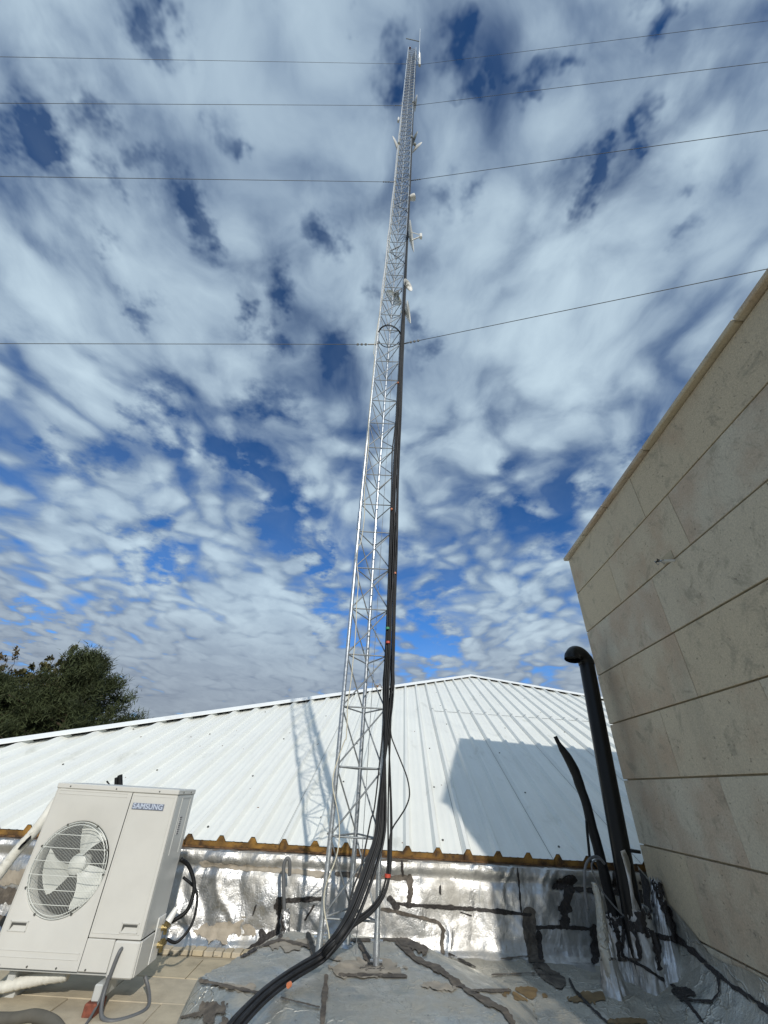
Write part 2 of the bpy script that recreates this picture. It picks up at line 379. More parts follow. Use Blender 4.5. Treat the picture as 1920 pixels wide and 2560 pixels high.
def fr(a, b, t): return a + (b - a) * t
def smooth_path(pts, sub=6):
    pts = [Vector(p) for p in pts]; out = []
    for i in range(len(pts) - 1):
        p0 = pts[max(i - 1, 0)]; p1 = pts[i]; p2 = pts[i + 1]; p3 = pts[min(i + 2, len(pts) - 1)]
        for k in range(sub):
            t = k / sub
            out.append(.5 * ((2 * p1) + (-p0 + p2) * t + (2 * p0 - 5 * p1 + 4 * p2 - p3) * t * t + (-p0 + 3 * p1 - 3 * p2 + p3) * t ** 3))
    out.append(pts[-1]); return out
def ns(x, y, z=0.): return noise.noise(Vector((x, y, z)))
def fbm(x, y, z=0., o=4): return noise.fractal(Vector((x, y, z)), 1.0, 2.0, o)
R = random.Random(7)
ZF = -1.27     # deck level

# ------------------------------------------------------------------ ground and the building carrying the deck
g = MB(); n_ = 24
rows = [[(-900 + 1800 * i / n_, -900 + 1800 * j / n_, -7.3 + (0 if abs(i - n_ / 2) < 3 and abs(j - n_ / 2) < 3 else .5 * ns(i * .6, j * .6))) for i in range(n_ + 1)] for j in range(n_ + 1)]
obj('ground', g.grid(rows), M_GROUND, label='dry earth ground around the building', kind='structure')
deck = thing('roof_deck', (0, 0, ZF), 'flat roof deck of the lower building', None, kind='structure')
obj('slab', MB().box((-2.2, -.4, -4.3), (13.6, 11.2, 5.95)), M_PLASTER, deck)
obj('grout_bed', MB().box((-4.2, -.2, ZF - .013), (9.5, 10.7, .022)), M_GROUT, deck)
# beige paving on the left of the plinth
tidx = 0
xs = [-5.0]
while xs[-1] < -.62: xs.append(xs[-1] + .62)
ys = [1.2]
while ys[-1] < 4.7: ys.append(ys[-1] + .41)
for i in range(len(xs) - 1):
    for j in range(len(ys) - 1):
        w_ = .62; c = Vector((xs[i] + .31 + (.2 if j % 2 else 0), ys[j] + .205, ZF + .006 + R.uniform(-.002, .002)))
        if c.x > -.75: continue
        obj('tile', MB().box(c, (w_ - .007, .41 - .007, .02), bev=.003), M_TILE, deck)
x = -3.4
while x < -.75:
    w_ = R.uniform(.075, .10)
    obj('brick', MB().box((x + w_ / 2, 5.0 + .0427 * (x + 3.649), ZF + .016 + R.uniform(-.003, .003)), (w_ - .008, .19, .035), bev=.004), M_TILE, deck)
    x += w_

# ------------------------------------------------------------------ foil clad parapet
def par_y(x): return 5.125 + .0427 * (x + 3.649)
PROF = [(.16, -.592), (.02, -.598), (-.01, -.607), (-.022, -.64), (-.028, -.80), (-.032, -1.0), (-.045, -1.13), (-.075, -1.20), (-.13, -1.243), (-.22, -1.262)]
def prof_pt(t):
    k = t * (len(PROF) - 1); i = min(int(k), len(PROF) - 2); f = k - i
    return fr(PROF[i][0], PROF[i + 1][0], f), fr(PROF[i][1], PROF[i + 1][1], f)
parapet = thing('parapet', (0, 5.2, ZF), 'low parapet wall wrapped in crinkled silver foil membrane below the white roof edge', 'parapet')
pg = MB(); NX, NTT = 470, 60
rows = []
for j in range(NTT + 1):
    t = j / NTT; dy, z = prof_pt(t); row = []
    for i in range(NX + 1):
        x = -6.2 + 9.1 * i / NX
        face = 1 if .15 < t else .3
        a = .045 * (fbm(x * 1.7, z * 1.6, 3., 2) - .1) + .014 * fbm(x * 5, z * 4, 8., 3) + .0045 * fbm(x * 22, z * 18, 1.)
        pl = abs(ns(x * 3.1 + 1.5 * ns(0, z * 2, 5), 7.7, z * .5)); a += .035 * max(0, .12 - pl) / .12 * (.4 + .6 * ns(x, z * 2, 9))
        a -= .03 * math.exp(-((z + .72 + .03 * ns(x, 2, 2)) / .035) ** 2)     # slack line under the top edge
        a *= face
        row.append((x, par_y(x) + dy - a, z + (a * .5 if t > .85 or t < .2 else 0)))
    rows.append(row)
foil_par = obj('foil_skin', pg.grid(rows[::-1]), M_FOIL, parapet, smooth=True)
obj('core', MB().box((-1.7, par_y(-1.7) + .13, -1.0), (9.2, .12, .75), (Vector((.9991, .0427, 0)), Vector((-.0427, .9991, 0)), Vector((0, 0, 1)))), M_PLASTER, parapet)

# ------------------------------------------------------------------ membrane floor and plinth (height fields)
def poly_sd(poly, x, y):
    d = 1e9; ins = False; n = len(poly)
    for i in range(n):
        x1, y1 = poly[i]; x2, y2 = poly[(i + 1) % n]
        ex, ey = x2 - x1, y2 - y1; t = max(0, min(1, ((x - x1) * ex + (y - y1) * ey) / (ex * ex + ey * ey)))
        d = min(d, math.hypot(x - x1 - ex * t, y - y1 - ey * t))
        if (y1 > y) != (y2 > y) and x < (x2 - x1) * (y - y1) / (y2 - y1) + x1: ins = not ins
    return d if ins else -d
TOPP = [(-.62, 4.70), (-.84, 4.15), (-.97, 3.72), (-.72, 3.60), (-.43, 3.50), (-.19, 3.41), (.25, 3.30), (.84, 3.32), (.88, 3.60), (.74, 3.80), (.64, 4.18), (.52, 4.57), (.42, 4.74), (-.5, 4.78)]
BASP = [(-.70, 5.0), (-.93, 4.16), (-1.06, 3.75), (-1.05, 2.7), (1.15, 2.7), (1.27, 4.10), (1.34, 4.46), (1.21, 4.69), (1.10, 4.95), (.80, 5.05)]
def wall_x(y): return 2.35 + .0732 * y
def base_h(x, y):
    h = ZF + .010 + .012 * fbm(x * 1.7, y * 1.7, 2.) + .005 * fbm(x * 6, y * 6, 5.) + .012 * max(0, .12 - abs(ns(x * 1.8, y * 1.8, 2.))) / .12
    dpar = par_y(x) - y; h += .05 * max(0, 1 - dpar / .30) ** 2 if dpar < .30 else 0
    dw = wall_x(y) - x
    if dw < .42: h += .30 * max(0, 1 - dw / .42) ** 2.2
    # lumps where pipes come through by the corner
    h += .06 * math.exp(-((x - 2.2) ** 2 + (y - 4.75) ** 2) / .06) + .05 * math.exp(-((x - 2.45) ** 2 + (y - 4.35) ** 2) / .05)
    h += .02 * math.exp(-((x - 1.75 + .25 * (y - 4.3)) / .05) ** 2)
    return h
def plinth_h(x, y):
    din = poly_sd(BASP, x, y)
    if din <= 0: return None
    dt = -poly_sd(TOPP, x, y)
    if dt <= 0: t = 1.
    else: t = din / (din + dt)
    t = t ** .8; t = min(1, t * 1.06)
    h = ZF + .23 * t
    h += (.014 * fbm(x * 2, y * 2, 7.) + .006 * fbm(x * 6, y * 6, 4.) + .010 * max(0, .14 - abs(ns(x * 2.2, y * 2.2, 5.))) / .14) * min(1, t * 2)
    h -= .02 * math.exp(-((x - .1) ** 2 + (y - 4.2) ** 2) / .05)
    return h
fl = MB(); st = .022
nx = int((2.74 - (-.72)) / .03); ny = int((5.25 - 1.2) / .03)
rows = []
for j in range(ny + 1):
    y = 1.2 + .03 * j; row = []
    for i in range(nx + 1):
        x = min(-.72 + .03 * i, wall_x(y) + .02); row.append((x, y, base_h(x, y)))
    rows.append(row)
foil_floor = obj('membrane_sheet', fl.grid(rows), M_FOIL3, deck, smooth=True)
plinth = thing('plinth', (0, 4.0, ZF), 'raised concrete mast plinth wrapped in dull patched silver membrane', 'plinth')
pm = MB(); nx = int(2.46 / st); ny = int(2.4 / st); ids = {}
for j in range(ny + 1):
    for i in range(nx + 1):
        x = -1.09 + st * i; y = 2.66 + st * j; h = plinth_h(x, y)
        if h is None: continue
        ids[(i, j)] = len(pm.v); pm.v.append((x, y, h))
for (i, j), a in ids.items():
    q = [(i, j), (i + 1, j), (i + 1, j + 1), (i, j + 1)]
    if all(k in ids for k in q): pm.f.append(tuple(ids[k] for k in q))
foil_pl = obj('foil_skin', pm, M_FOIL2, plinth, smooth=True)

# ------------------------------------------------------------------ stone clad building at the right
bld = thing('stone_building', (3.2, 3., ZF), 'taller building clad in beige limestone slabs standing at the right of the flat roof', 'building')
WN = Vector((-.9973, .0730, 0)); WD = Vector((.0730, .9973, 0))       # outward normal of the visible wall, its direction
YF, YN = 4.95, .95
def wp(y, z, out=0.): return Vector((wall_x(y), y, z)) + WN * out
bm = MB(); depth = 4.6
def wall_prism(mb, y0, y1, z0, z1, o0, o1):
    a = wp(y0, z0, o0); b = wp(y1, z0, o0); c = wp(y1, z0, o1); d = wp(y0, z0, o1); up = Vector((0, 0, z1 - z0))
    mb.add([a, b, c, d, a + up, b + up, c + up, d + up], [(0, 3, 2, 1), (4, 5, 6, 7), (0, 1, 5, 4), (1, 2, 6, 5), (2, 3, 7, 6), (3, 0, 4, 7)]); return mb
obj('wall_core', wall_prism(MB(), YN + .03, YF - .03, -7.2, 2.82, -depth, -.030), M_MORTAR, bld)
COURSE = [2.82, 2.295, 1.765, 1.232, .709, .190, -.332, -.865, -1.40]
JOINTS = [[3.10], [3.97, 2.72], [3.34, 1.9], [4.35, 3.317, 2.2], [3.9, 2.676, 1.6], [3.43, 2.1], [4.2, 3.1, 1.8], [4.0, 2.9]]
for k in range(8):
    zt, zb = COURSE[k], COURSE[k + 1]
    ys_ = [YF] + JOINTS[k] + [YN]
    for a, b in zip(ys_[:-1], ys_[1:]):
        s = MB(); o1 = R.uniform(-.0015, .0015)
        c = (wp(a, zt) + wp(b, zb)) / 2 + WN * (-.018 + o1)
        s.box(c, ((a - b) / math.cos(math.atan(.0732)) * 1.0 - .004, .034, zt - zb - .013), (WD, WN, Vector((0, 0, 1))), bev=.0025)
        obj('stone_slab', s, M_STONE, bld)
# far and near end faces
for (yy, sg) in ((YF, 1), (YN, -1)):
    for k in range(8):
        zt, zb = COURSE[k], COURSE[k + 1]
        xs0 = 0.
        for i in range(4):
            w_ = 1.15
            c = wp(yy, (zt + zb) / 2, -(xs0 + w_ / 2) - .002) + WD * (sg * -.014)
            obj('stone_slab', MB().box(c, (w_ - .004, .030, zt - zb - .013), (-WN, WD, Vector((0, 0, 1))), bev=.0025), M_STONE, bld); xs0 += w_
# coping stones
y = YF + .05; 
for w_ in (.72, .62, .95, 1.3, .49):
    y2 = max(y - w_, YN - .05)
    s = MB(); c = (wp(y, 2.85) + wp(y2, 2.85)) / 2 + WN * (-.10)
    s.box(c + Vector((0, 0, R.uniform(-.002, .002))), (y - y2 - .006, .30, .045), (WD, WN, Vector((0, 0, 1))), bev=.008)
    obj('coping_stone', s, M_STONE, bld); y = y2
for k in range(4):
    for yy in (YN + .10, YF - .10): obj('coping_stone', MB().box(wp(yy, 2.849, -(.82 + 1.13 * k)), (1.12, .30, .043), (-WN, WD, Vector((0, 0, 1))), bev=.008), M_STONE, bld)
obj('roof_top', MB().box(wp((YF + YN) / 2, 2.835, -2.5), (3.9, 4.2, .03), (WD, WN, Vector((0, 0, 1)))), M_PLASTER, bld)
# membrane upstand against the wall
def up_h(y): return ZF + .36 + .05 * ns(y * 2.3, 1.1) + (.28 * max(0, (y - 4.25) / .6) if y > 4.25 else 0)
rows = []
for j in range(15):
    t = j / 14; row = []
    for i in range(110):
        y = 1.2 + (YF + .12 - 1.2) * i / 109; top = up_h(y)
        out = .012 + .30 * (1 - t) ** 2.4 + .010 * fbm(y * 4, t * 3, 2.) + .03 * max(0, ns(y * 2.6, t, 4)) * (1 - t)
        z = ZF + .02 + (top - ZF) * t ** 1.1 * 1.0
        row.append(wp(y, z, out))
    rows.append(row)
upst = obj('foil_upstand', MB().grid(rows), M_FOIL3, bld, smooth=True)
# conduit stub with loose wires in a patched hole
st0 = Vector((2.560, 2.964, 1.752))
stub = thing('conduit_stub', st0, 'short white conduit with loose stripped wires poking out of the stone wall', 'conduit')
tip = onplane(1652, 1403, (2.45, 0, 0), (1, 0, 0))
obj('conduit', MB().cyl(st0 + Vector((.03, 0, 0)), tip, .0125, 12), M_WHITEP, stub, smooth=True, angle=40)
dirn = (tip - st0).normalized()
for k in range(5):
    a = Vector((R.uniform(-.01, .01), R.uniform(-.01, .01), R.uniform(-.01, .01)))
    p = [tip, tip + dirn * .02 + a, tip + dirn * .04 + a * 4 + Vector((0, 0, R.uniform(-.03, .03))), tip + dirn * .02 + a * 5, tip + dirn * .01 + a * 4]
    obj('wire', MB().tube(smooth_path(p, 4), .0035, 6), M_BLACK if k % 2 else M_GALVD, stub, smooth=True)
obj('mortar_patch', MB().box(wp(2.99, 1.81, .001) + WD * .04, (.16, .006, .075), (WD, WN, Vector((0, 0, 1))), bev=.002), M_MORTAR, bld)

# ------------------------------------------------------------------ metal roof behind the parapet
RA = Vector((-3.649, 5.167, -.534)); RE = Vector((.99909, .04262, 0)).normalized(); RB = Vector((.063, .919, .389)).normalized()
RN = RE.cross(RB).normalized()
if RN.z < 0: RN = -RN
PK = (6.443, 9.917); LF = (-1.86, 1.899); RT = (9.95, 7.80)
def vtop(u):
    if u <= PK[0]: return LF[1] + (u - LF[0]) * (PK[1] - LF[1]) / (PK[0] - LF[0])
    return PK[1] + (u - PK[0]) * (RT[1] - PK[1]) / (RT[0] - PK[0])
def rp(u, v, h=0.): return RA + RE * u + RB * v + RN * h
roof = thing('metal_roof', (0, 8., -1.), 'white ribbed sheet metal hip roof behind the foil parapet', 'roof')
PITCH = .3195; U0 = 1.873; RH = .050
def prof_at(k):     # points of one bay, rib centred at u = U0 + k*PITCH
    c = U0 + k * PITCH
    return [(c - .048, 0.), (c - .018, RH), (c + .018, RH), (c + .048, 0.), (c + .115, 0.), (c + .122, .0022), (c + .137, .0022), (c + .144, 0.), (c + .195, 0.), (c + .202, .0022), (c + .217, .0022), (c + .224, 0.)]
kmin = int((-3.2 - U0) / PITCH); kmax = int((12.5 - U0) / PITCH)
kk = kmin; pi = 0
while kk < kmax:
    ks = range(kk, min(kk + 3, kmax)); pts = []
    for k in ks: pts += prof_at(k)
    pts.append((U0 + (kk + len(ks)) * PITCH - .048, 0.)); pts.append((U0 + (kk + len(ks)) * PITCH - .030, RH * .55))
    pts = [(u, h) for u, h in pts if vtop(u) > .05]
    lift = .0012 * (pi % 2)
    if len(pts) > 3:
        m1 = MB(); rws = []; vlap = 5.30 if pts[0][0] > 4.3 else None
        nv = 14
        vs_ = []
        for i, (u, h) in enumerate(pts):
            vt = vtop(u)
            vv = [vt * j / nv for j in range(nv + 1)]
            col = []
            for v in vv:
                wob = .0018 * ns(u * 2.3, v * .8, 3.) + .0010 * ns(u * 7, v * 1.7, 6.)
                up = .006 if (vlap and v > vlap) else 0.
                col.append(rp(u, v, h + lift + wob + up))
            if vlap and vt > vlap:
                col = []
                for v in [vlap * j / 7 for j in range(8)] + [vlap + .001] + [vlap + .001 + (vt - vlap) * (j + 1) / 6 for j in range(6)]:
                    wob = .0018 * ns(u * 2.3, v * .8, 3.) + .0010 * ns(u * 7, v * 1.7, 6.)
                    col.append(rp(u, v, h + lift + wob + (.005 if v > vlap else 0)))
            vs_.append(col)
        L = min(len(c) for c in vs_); vs_ = [c if len(c) == L else (c + [c[-1]] * 20)[:L] for c in vs_]
        m1.grid([list(r) for r in zip(*vs_)])
        pan = obj('roof_panel', m1, M_ROOF, roof, smooth=True, angle=18)
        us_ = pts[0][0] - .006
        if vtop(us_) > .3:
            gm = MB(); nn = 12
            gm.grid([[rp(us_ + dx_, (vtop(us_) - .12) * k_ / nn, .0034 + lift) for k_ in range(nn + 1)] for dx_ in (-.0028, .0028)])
            obj('seam_gap', gm, M_SEAM, pan)  # grey strip laid on the sheet, painting the seam's shadow line
        if vlap and vtop(pts[0][0]) > vlap + .1:
            lm = MB()
            for i in range(len(pts) - 1):
                (u1, h1), (u2, h2) = pts[i], pts[i + 1]
                if vtop(u1) > vlap + .1 and vtop(u2) > vlap + .1: lm.add([rp(u1, vlap - .009, h1 + .0045), rp(u2, vlap - .009, h2 + .0045), rp(u2, vlap + .003, h2 + .0075), rp(u1, vlap + .003, h1 + .0075)], [(0, 1, 2, 3)])
            if lm.f: obj('lap_edge', lm, M_GALVD, pan)
        # foam core showing at the eave
        m2 = MB(); bot = -.050
        for i in range(len(pts) - 1):
            (u1, h1), (u2, h2) = pts[i], pts[i + 1]
            if u2 - u1 < .001: continue
            jt = -.004 + .004 * ns(u1 * 9, 0, 3)
            m2.add([rp(u1, jt, h1 - .003), rp(u2, jt, h2 - .003), rp(u2, jt, bot), rp(u1, jt, bot), rp(u1, .3, h1 - .003), rp(u2, .3, h2 - .003), rp(u2, .3, bot), rp(u1, .3, bot)],
                   [(0, 3, 2, 1), (3, 7, 6, 2), (4, 5, 6, 7)])
        obj('foam_edge', m2, M_FOAM, pan)
        m3 = MB(); ua, ub = pts[0][0] + .004, pts[-1][0] - .004
        m3.add([rp(ua, -.010, -.044), rp(ub, -.010, -.044), rp(ub, -.010, -.060), rp(ua, -.010, -.060), rp(ua, .3, -.060), rp(ub, .3, -.060), rp(ua, .3, -.054), rp(ub, .3, -.054)], [(0, 3, 2, 1), (3, 4, 5, 2)])
        obj('bottom_sheet', m3, M_RUST, pan)
    kk += 3; pi += 1
# hip flashings with dark gaps under them
def cap(pa, pb, name, n=26):
    rows_ = []
    for (s, h) in ((-.13, .066), (-.125, .078), (0.0, .10), (.15, .02)):
        row = []
        for i in range(n + 1):
            t = i / n; u = fr(pa[0], pb[0], t); v = fr(pa[1], pb[1], t)
            d = Vector((pb[0] - pa[0], pb[1] - pa[1], 0)).normalized(); nrm = Vector((-d.y, d.x, 0))
            if nrm.y < 0: nrm = -nrm
            row.append(rp(u + nrm.x * s, v + nrm.y * s, h + .002 * ns(i * .5, s)))
        rows_.append(row)
    return obj(name, MB().grid(rows_), M_CAP, roof, smooth=True, angle=25)
segs = [(-3.2, 1.2), (1.2, 5.2 - .35), (4.85, PK[0])]
for a, b in segs: cap((a, vtop(a)), (b + .02, vtop(b + .02 if b < PK[0] else PK[0])), 'hip_flashing')
cap((PK[0] - .02, vtop(PK[0])), (10.0, vtop(10.0)), 'hip_flashing'); cap((10.0, vtop(10.0)), (12.6, vtop(12.6)), 'hip_flashing')
# near-black strip painting the shade under the flashings, and back slopes
bk = MB()
for (ua, ub) in ((-3.2, PK[0]), (PK[0], 12.6)):
    a, b = rp(ua, vtop(ua) + .02, -.01), rp(ub, vtop(ub) + .02, -.01)
    for p_, q_ in ((a, b),):
        c = q_ + Vector((1.5 * (1 if ua > 0 else -1), 7.5, 0)); c.z = -.6; d = p_ + Vector((1.5 * (1 if ua > 0 else -1), 7.5, 0)); d.z = -.6
        bk.add([p_, q_, c, d], [(0, 1, 2, 3)])
obj('back_slope', bk, M_CAP, roof)
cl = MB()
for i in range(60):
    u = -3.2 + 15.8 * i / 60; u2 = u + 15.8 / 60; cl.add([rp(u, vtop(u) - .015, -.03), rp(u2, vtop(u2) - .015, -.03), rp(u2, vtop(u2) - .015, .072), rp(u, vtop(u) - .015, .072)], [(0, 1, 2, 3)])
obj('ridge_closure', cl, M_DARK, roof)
obj('fascia', MB().box((-.2, par_y(-.2) + .10, -.640), (9.0, .05, .09), (RE, Vector((-RE.y, RE.x, 0)), Vector((0, 0, 1)))), M_FASCIA, roof)
sc_ = MB()
for k in range(kmin, kmax):
    for v in (.22, 1.45, 2.9, 4.35, 5.8, 7.2, 8.6):
        if (k * 7 + int(v * 3)) % 4: continue
        u = U0 + k * PITCH + R.uniform(.07, .10) + (.15 if k % 2 else 0)
        if v < vtop(u) - .2:
            sc_.cyl(rp(u, v, .0), rp(u, v, .011), .012, 8)
obj('roof_screw', sc_, M_SCREW, roof, kind='stuff')
ch = MB()
for i in range(60):
    u = R.uniform(-2, 10); v = R.uniform(.1, max(.2, vtop(u) - .5)); r_ = R.uniform(.004, .012); a = R.uniform(0, 6.28)
    ch.box(rp(u, v, .0035), (r_ * 2.2, r_, .004), (RE * math.cos(a) + RB * math.sin(a), RE * -math.sin(a) + RB * math.cos(a), RN))
obj('dry_debris', ch, M_RUST, roof, kind='stuff')
# small bracket on the hip behind the cables
hb = rp(3.30, vtop(3.30), .07)
hbk = thing('roof_bracket', hb, 'small torn metal bracket standing on the roof hip behind the cable bundle', 'bracket')
obj('plate', MB().box(hb + Vector((0, 0, .03)), (.10, .03, .10)), M_RUST, hbk)
obj('prong', MB().tube([hb, hb + Vector((.10, 0, .12)), hb + Vector((.16, 0, .02))], .012, 6), M_RUST, hbk)

# ------------------------------------------------------------------ lattice mast
BOWT = [(-3, .0), (4, -.025), (8, 0), (14, .06), (23, .12), (33, .20), (60, .4)]
def bow(h):
    for (a, va), (b, vb) in zip(BOWT[:-1], BOWT[1:]):
        if h <= b: return fr(va, vb, (h - a) / (b - a))
    return 0
def legL(h): return Vector((-.2571 - .0046 * h + bow(h) - (.018 * max(0, .5 - h)), 4.1527 - .0422 * h, -.8237 + h))
def legR(h): return legL(h) + Vector((.3985 + (.012 * max(0, .5 - h)) + (.018 * max(0, .5 - h)), -.0067, 0))
def legB(h): return legL(h) + Vector((.197, .343, 0))
LEGS = (legL, legR, legB)
mast = thing('lattice_mast', (-.06, 4.28, -1.04), 'tall slender galvanised three legged lattice radio mast guyed above the plinth', 'mast')
BAY = .4757; SEC = 7.25 * BAY + .0
HTOP = 32.6
sec = 0; h0 = 0.0; starts = []
while h0 < HTOP - .5:
    starts.append(h0); h0 += 7 * BAY + .40
for sI, h0 in enumerate(starts):
    h1 = min(h0 + 7 * BAY + .40, HTOP)
    lo = h0 - (.23 if sI == 0 else .26); hi = h1 - .26
    for li, leg in enumerate(LEGS):
        tt = HTOP if hi > HTOP - .6 else hi
        seg = 12 if sI < 3 else 8
        obj('leg', MB().tube([leg(fr(lo, tt, k / 8)) for k in range(9)], .0205, seg), M_GALV, mast, smooth=True, angle=50)
        if sI > 0:     # sleeve joint with two bolts
            m = MB().tube([leg(lo - .11), leg(lo + .13)], .0255, seg); c = leg(lo + .06); c2 = leg(lo - .03)
            for cc in (c, c2): m.cyl(cc + Vector((-.01, -.035, 0)), cc + Vector((.01, .035, 0)), .009, 6)
            m.tube([leg(lo - .118), leg(lo - .100)], .029, seg)
            obj('sleeve_joint', m, M_GALV, mast, smooth=True, angle=40)
    nb = int(round((min(h1 - .40, HTOP - .3) - h0) / BAY))
    for (Pf, Qf) in ((legL, legR) if False else (legR, legL), (legL, legB), (legB, legR)):
        pts = []
        for k in range(nb + 1):
            h = h0 + k * BAY
            pa, qa = Pf(h), Qf(h)
            ax = (qa - pa).normalized(); off = Vector((0, 0, 0))
            if k > 0: pts += [pa + Vector((0, 0, -.030)) + ax * .018, pa + ax * .014 + Vector((0, 0, -.008)), pa + ax * .034]
            else: pts += [pa + ax * .01]
            pts += [qa - ax * .034, qa - ax * .014 + Vector((0, 0, .008)), qa + Vector((0, 0, .030)) - ax * .018]
            if k == nb: pts = pts[:-1]
        # P_k -> Q_k horizontal, Q_k -> P_{k+1} rising
        obj('lattice_rod', MB().tube(pts, .0070, 8 if sI < 3 else 5), M_GALVD, mast, smooth=True)
# feet: thicker stubs with bolts set in the plinth
for leg, extra in ((legL, 0), (legR, .03), (legB, 0)):
    b0 = leg(-.25 - extra); t0 = leg(.02 + extra * 2)
    m = MB().tube([b0, leg(-.06)], .0245, 12)
    for hh in (-.20, -.10):
        c = leg(hh); m.cyl(c + Vector((-.045, 0, 0)), c + Vector((.045, 0, 0)), .009, 6)
    m.lathe(b0, (0, 0, 1), [(.0, .05), (.045, .04), (.06, .0), (.08, -.03)], 14)
    obj('foot', m, M_GALV if leg is legR else M_GALV, mast, smooth=True, angle=40)
lt = legL(HTOP)
obj('warning_lamp', MB().lathe(lt + Vector((.09, .02, -.12)), (0, 0, 1), [(0, 0), (.05, 0), (.055, .05), (.05, .12), (0, .15)], 12), mat('dark_red_glass', (.16, .03, .025), .3), mast, smooth=True)
obj('climb_wire', MB().tube([legL(h) + Vector((.27, .10, 0)) for h in (-.2, 10, 20, 30)], .003, 5), M_GALVD, mast)

# ------------------------------------------------------------------ cables
def hz(leg, z): return leg(z + .8237)
CG = 'black cables bundled down the right leg of the mast'
tail = [onz(800, 2400, -.975), onz(735, 2442, -.985), onz(672, 2488, -.99), onz(618, 2540, -1.0), onz(575, 2590, -1.02), onz(540, 2650, -1.10), onz(500, 2760, -1.18)]
pathA = [ony(955, 2010, 4.07), ony(948, 2097, 4.02), ony(930, 2160, 3.98), ony(908, 2225, 3.93), ony(880, 2295, 3.86), ony(847, 2350, 3.78)] + tail
pathB = [ony(975, 2010, 4.10), ony(975, 2120, 4.08), ony(972, 2190, 4.06), ony(957, 2245, 4.02), ony(925, 2288, 3.95), ony(875, 2325, 3.86), ony(825, 2372, 3.78)] + tail[0:]
cab_spec = []
for i in range(17):
    grp = 'A' if i < 12 else 'B'
    top = [31.5, 30.5, 27.5, 25, 20.5, 17.6, 17.2, 15, 13.2, 12.5, 11.0, 9.5, 10.0, 8.8, 8.2, 8.0, 7.6][i]
    cab_spec.append((grp, top))
for i, (grp, top) in enumerate(cab_spec):
    a = 2 * math.pi * (i * .381966); rr = .012 + .040 * math.sqrt((i % 12 + .5) / 12)
    ox, oy = math.cos(a) * rr * 1.05, math.sin(a) * rr * .75
    pts = []
    h = top
    while h > 1.35:
        shrink = min(1, .28 + .72 * max(0, (11 - h)) / 8) if h > 3 else 1.
        wob = .010 * ns(h * .9, i * 3.3) ; wob2 = .008 * ns(h * .8, i * 5.1, 4)
        pk = (.05 if i in (14, 15) else 0) * max(0, 1 - abs(h - 3.05) / .55)     # slack loops half way up
        pk2 = (-.03 if i in (3, 9) else 0) * max(0, 1 - abs(h - 4.6) / .7)
        pts.append(legR(h) + Vector((.030 + (ox + wob) * shrink + pk + pk2, -.045 + (oy + wob2) * shrink, 0)))
        h -= .22 if h < 8 else .5
    if top: pts = [legR(top) + Vector((-.03, .05, .05))] + pts
    path = pathA if grp == 'A' else pathB
    n = len(path)
    for k, p in enumerate(path):
        t = k / (n - 1); sp_ = .72 + (.30 * math.sin(min(1, t * 2.2) * math.pi) if grp == 'A' else -.1)
        tang = (path[min(k + 1, n - 1)] - path[max(k - 1, 0)]).normalized(); sd_ = tang.cross(Vector((0, -.75, .65))).normalized(); ou = sd_.cross(tang)
        fl_ = 1. if k < n - 7 else .8
        q = p + sd_ * (ox * .95 * sp_) + ou * abs(oy) * .9 * fl_ + Vector((0, 0, .01))
        pts.append(q)
    rad = [.0085, .0085, .0105, .0075, .011, .0085, .010, .0075, .0085, .0115, .0085, .0075, .0075, .0085, .007, .0085, .0075][i] * .80
    obj('coaxial_cable', MB().tube(smooth_path(pts, 3), rad, 7), M_CABLE, smooth=True, label=('black coaxial cable in the bundle tied down the right mast leg' if grp == 'A' else 'black cable hanging clear at the right edge of the bundle behind the red tie'), cat='cable', group=CG)
lp = [ony(976, 1800, 4.06), ony(978, 1838, 4.05), ony(988, 1868, 4.04), ony(1003, 1905, 4.03), ony(1018, 1945, 4.02), ony(1024, 1985, 4.01), ony(1016, 2015, 4.01), ony(1000, 2042, 4.02), ony(984, 2066, 4.03), ony(975, 2092, 4.04), ony(973, 2150, 4.05)] + [ony(971, 2195, 4.04)]
obj('looped_cable', MB().tube(smooth_path(lp, 6), .006, 7), M_CABLE, smooth=True, label='thin black cable bowing out in a loop right of the mast foot', cat='cable')
sp1 = [ony(940, 1990, 4.06), ony(927, 2050, 4.02), ony(915, 2110, 4.0), ony(902, 2170, 3.97), ony(880, 2230, 3.93), ony(868, 2290, 3.88), ony(848, 2350, 3.8), ony(815, 2395, 3.74)]
obj('stray_cable', MB().tube(smooth_path([legR(2.2) + Vector((.0, -.04, 0)), legR(1.6) + Vector((.01, -.04, 0))] + sp1, 5), .0065, 7), M_CABLE, smooth=True, label='single black cable hanging left of the thick bundle between the mast legs', cat='cable')
# cream cables down the left leg
def lp_(x, y, dy=-.045):
    r = ray(x, y)
    # intersect with the (slightly leaning) plane of the left leg face
    h = 3.0
    for _ in range(8): Y = 4.1527 - .0422 * h + dy; h = (r * (Y / r[1]))[2] + .8237
    return Vector(r * ((4.1527 - .0422 * h + dy) / r[1]))
z4 = [(340, 50), (322, 150), (318, 270), (336, 400), (330, 560), (316, 720), (312, 900), (296, 1150), (280, 1300), (262, 1500), (235, 1700), (215, 1850), (212, 2000), (200, 2200)]
z5 = [(428, 60), (400, 180), (345, 330), (300, 480), (292, 600), (325, 760), (348, 900), (350, 1060), (325, 1220), (270, 1370), (225, 1500), (212, 1620), (225, 1750), (250, 1860), (265, 1970)]
wp1 = [(820 + a / 4.425, 1350 + b / 4.425) for a, b in z4] + [(750 + a / 3.5686, 1800 + b / 3.5686) for a, b in z5[1:]]
z3 = [(345, 60), (350, 180), (325, 420), (300, 700), (285, 860), (290, 1000), (265, 1300), (245, 1500), (250, 1650), (238, 1850), (205, 2050), (180, 2180)]
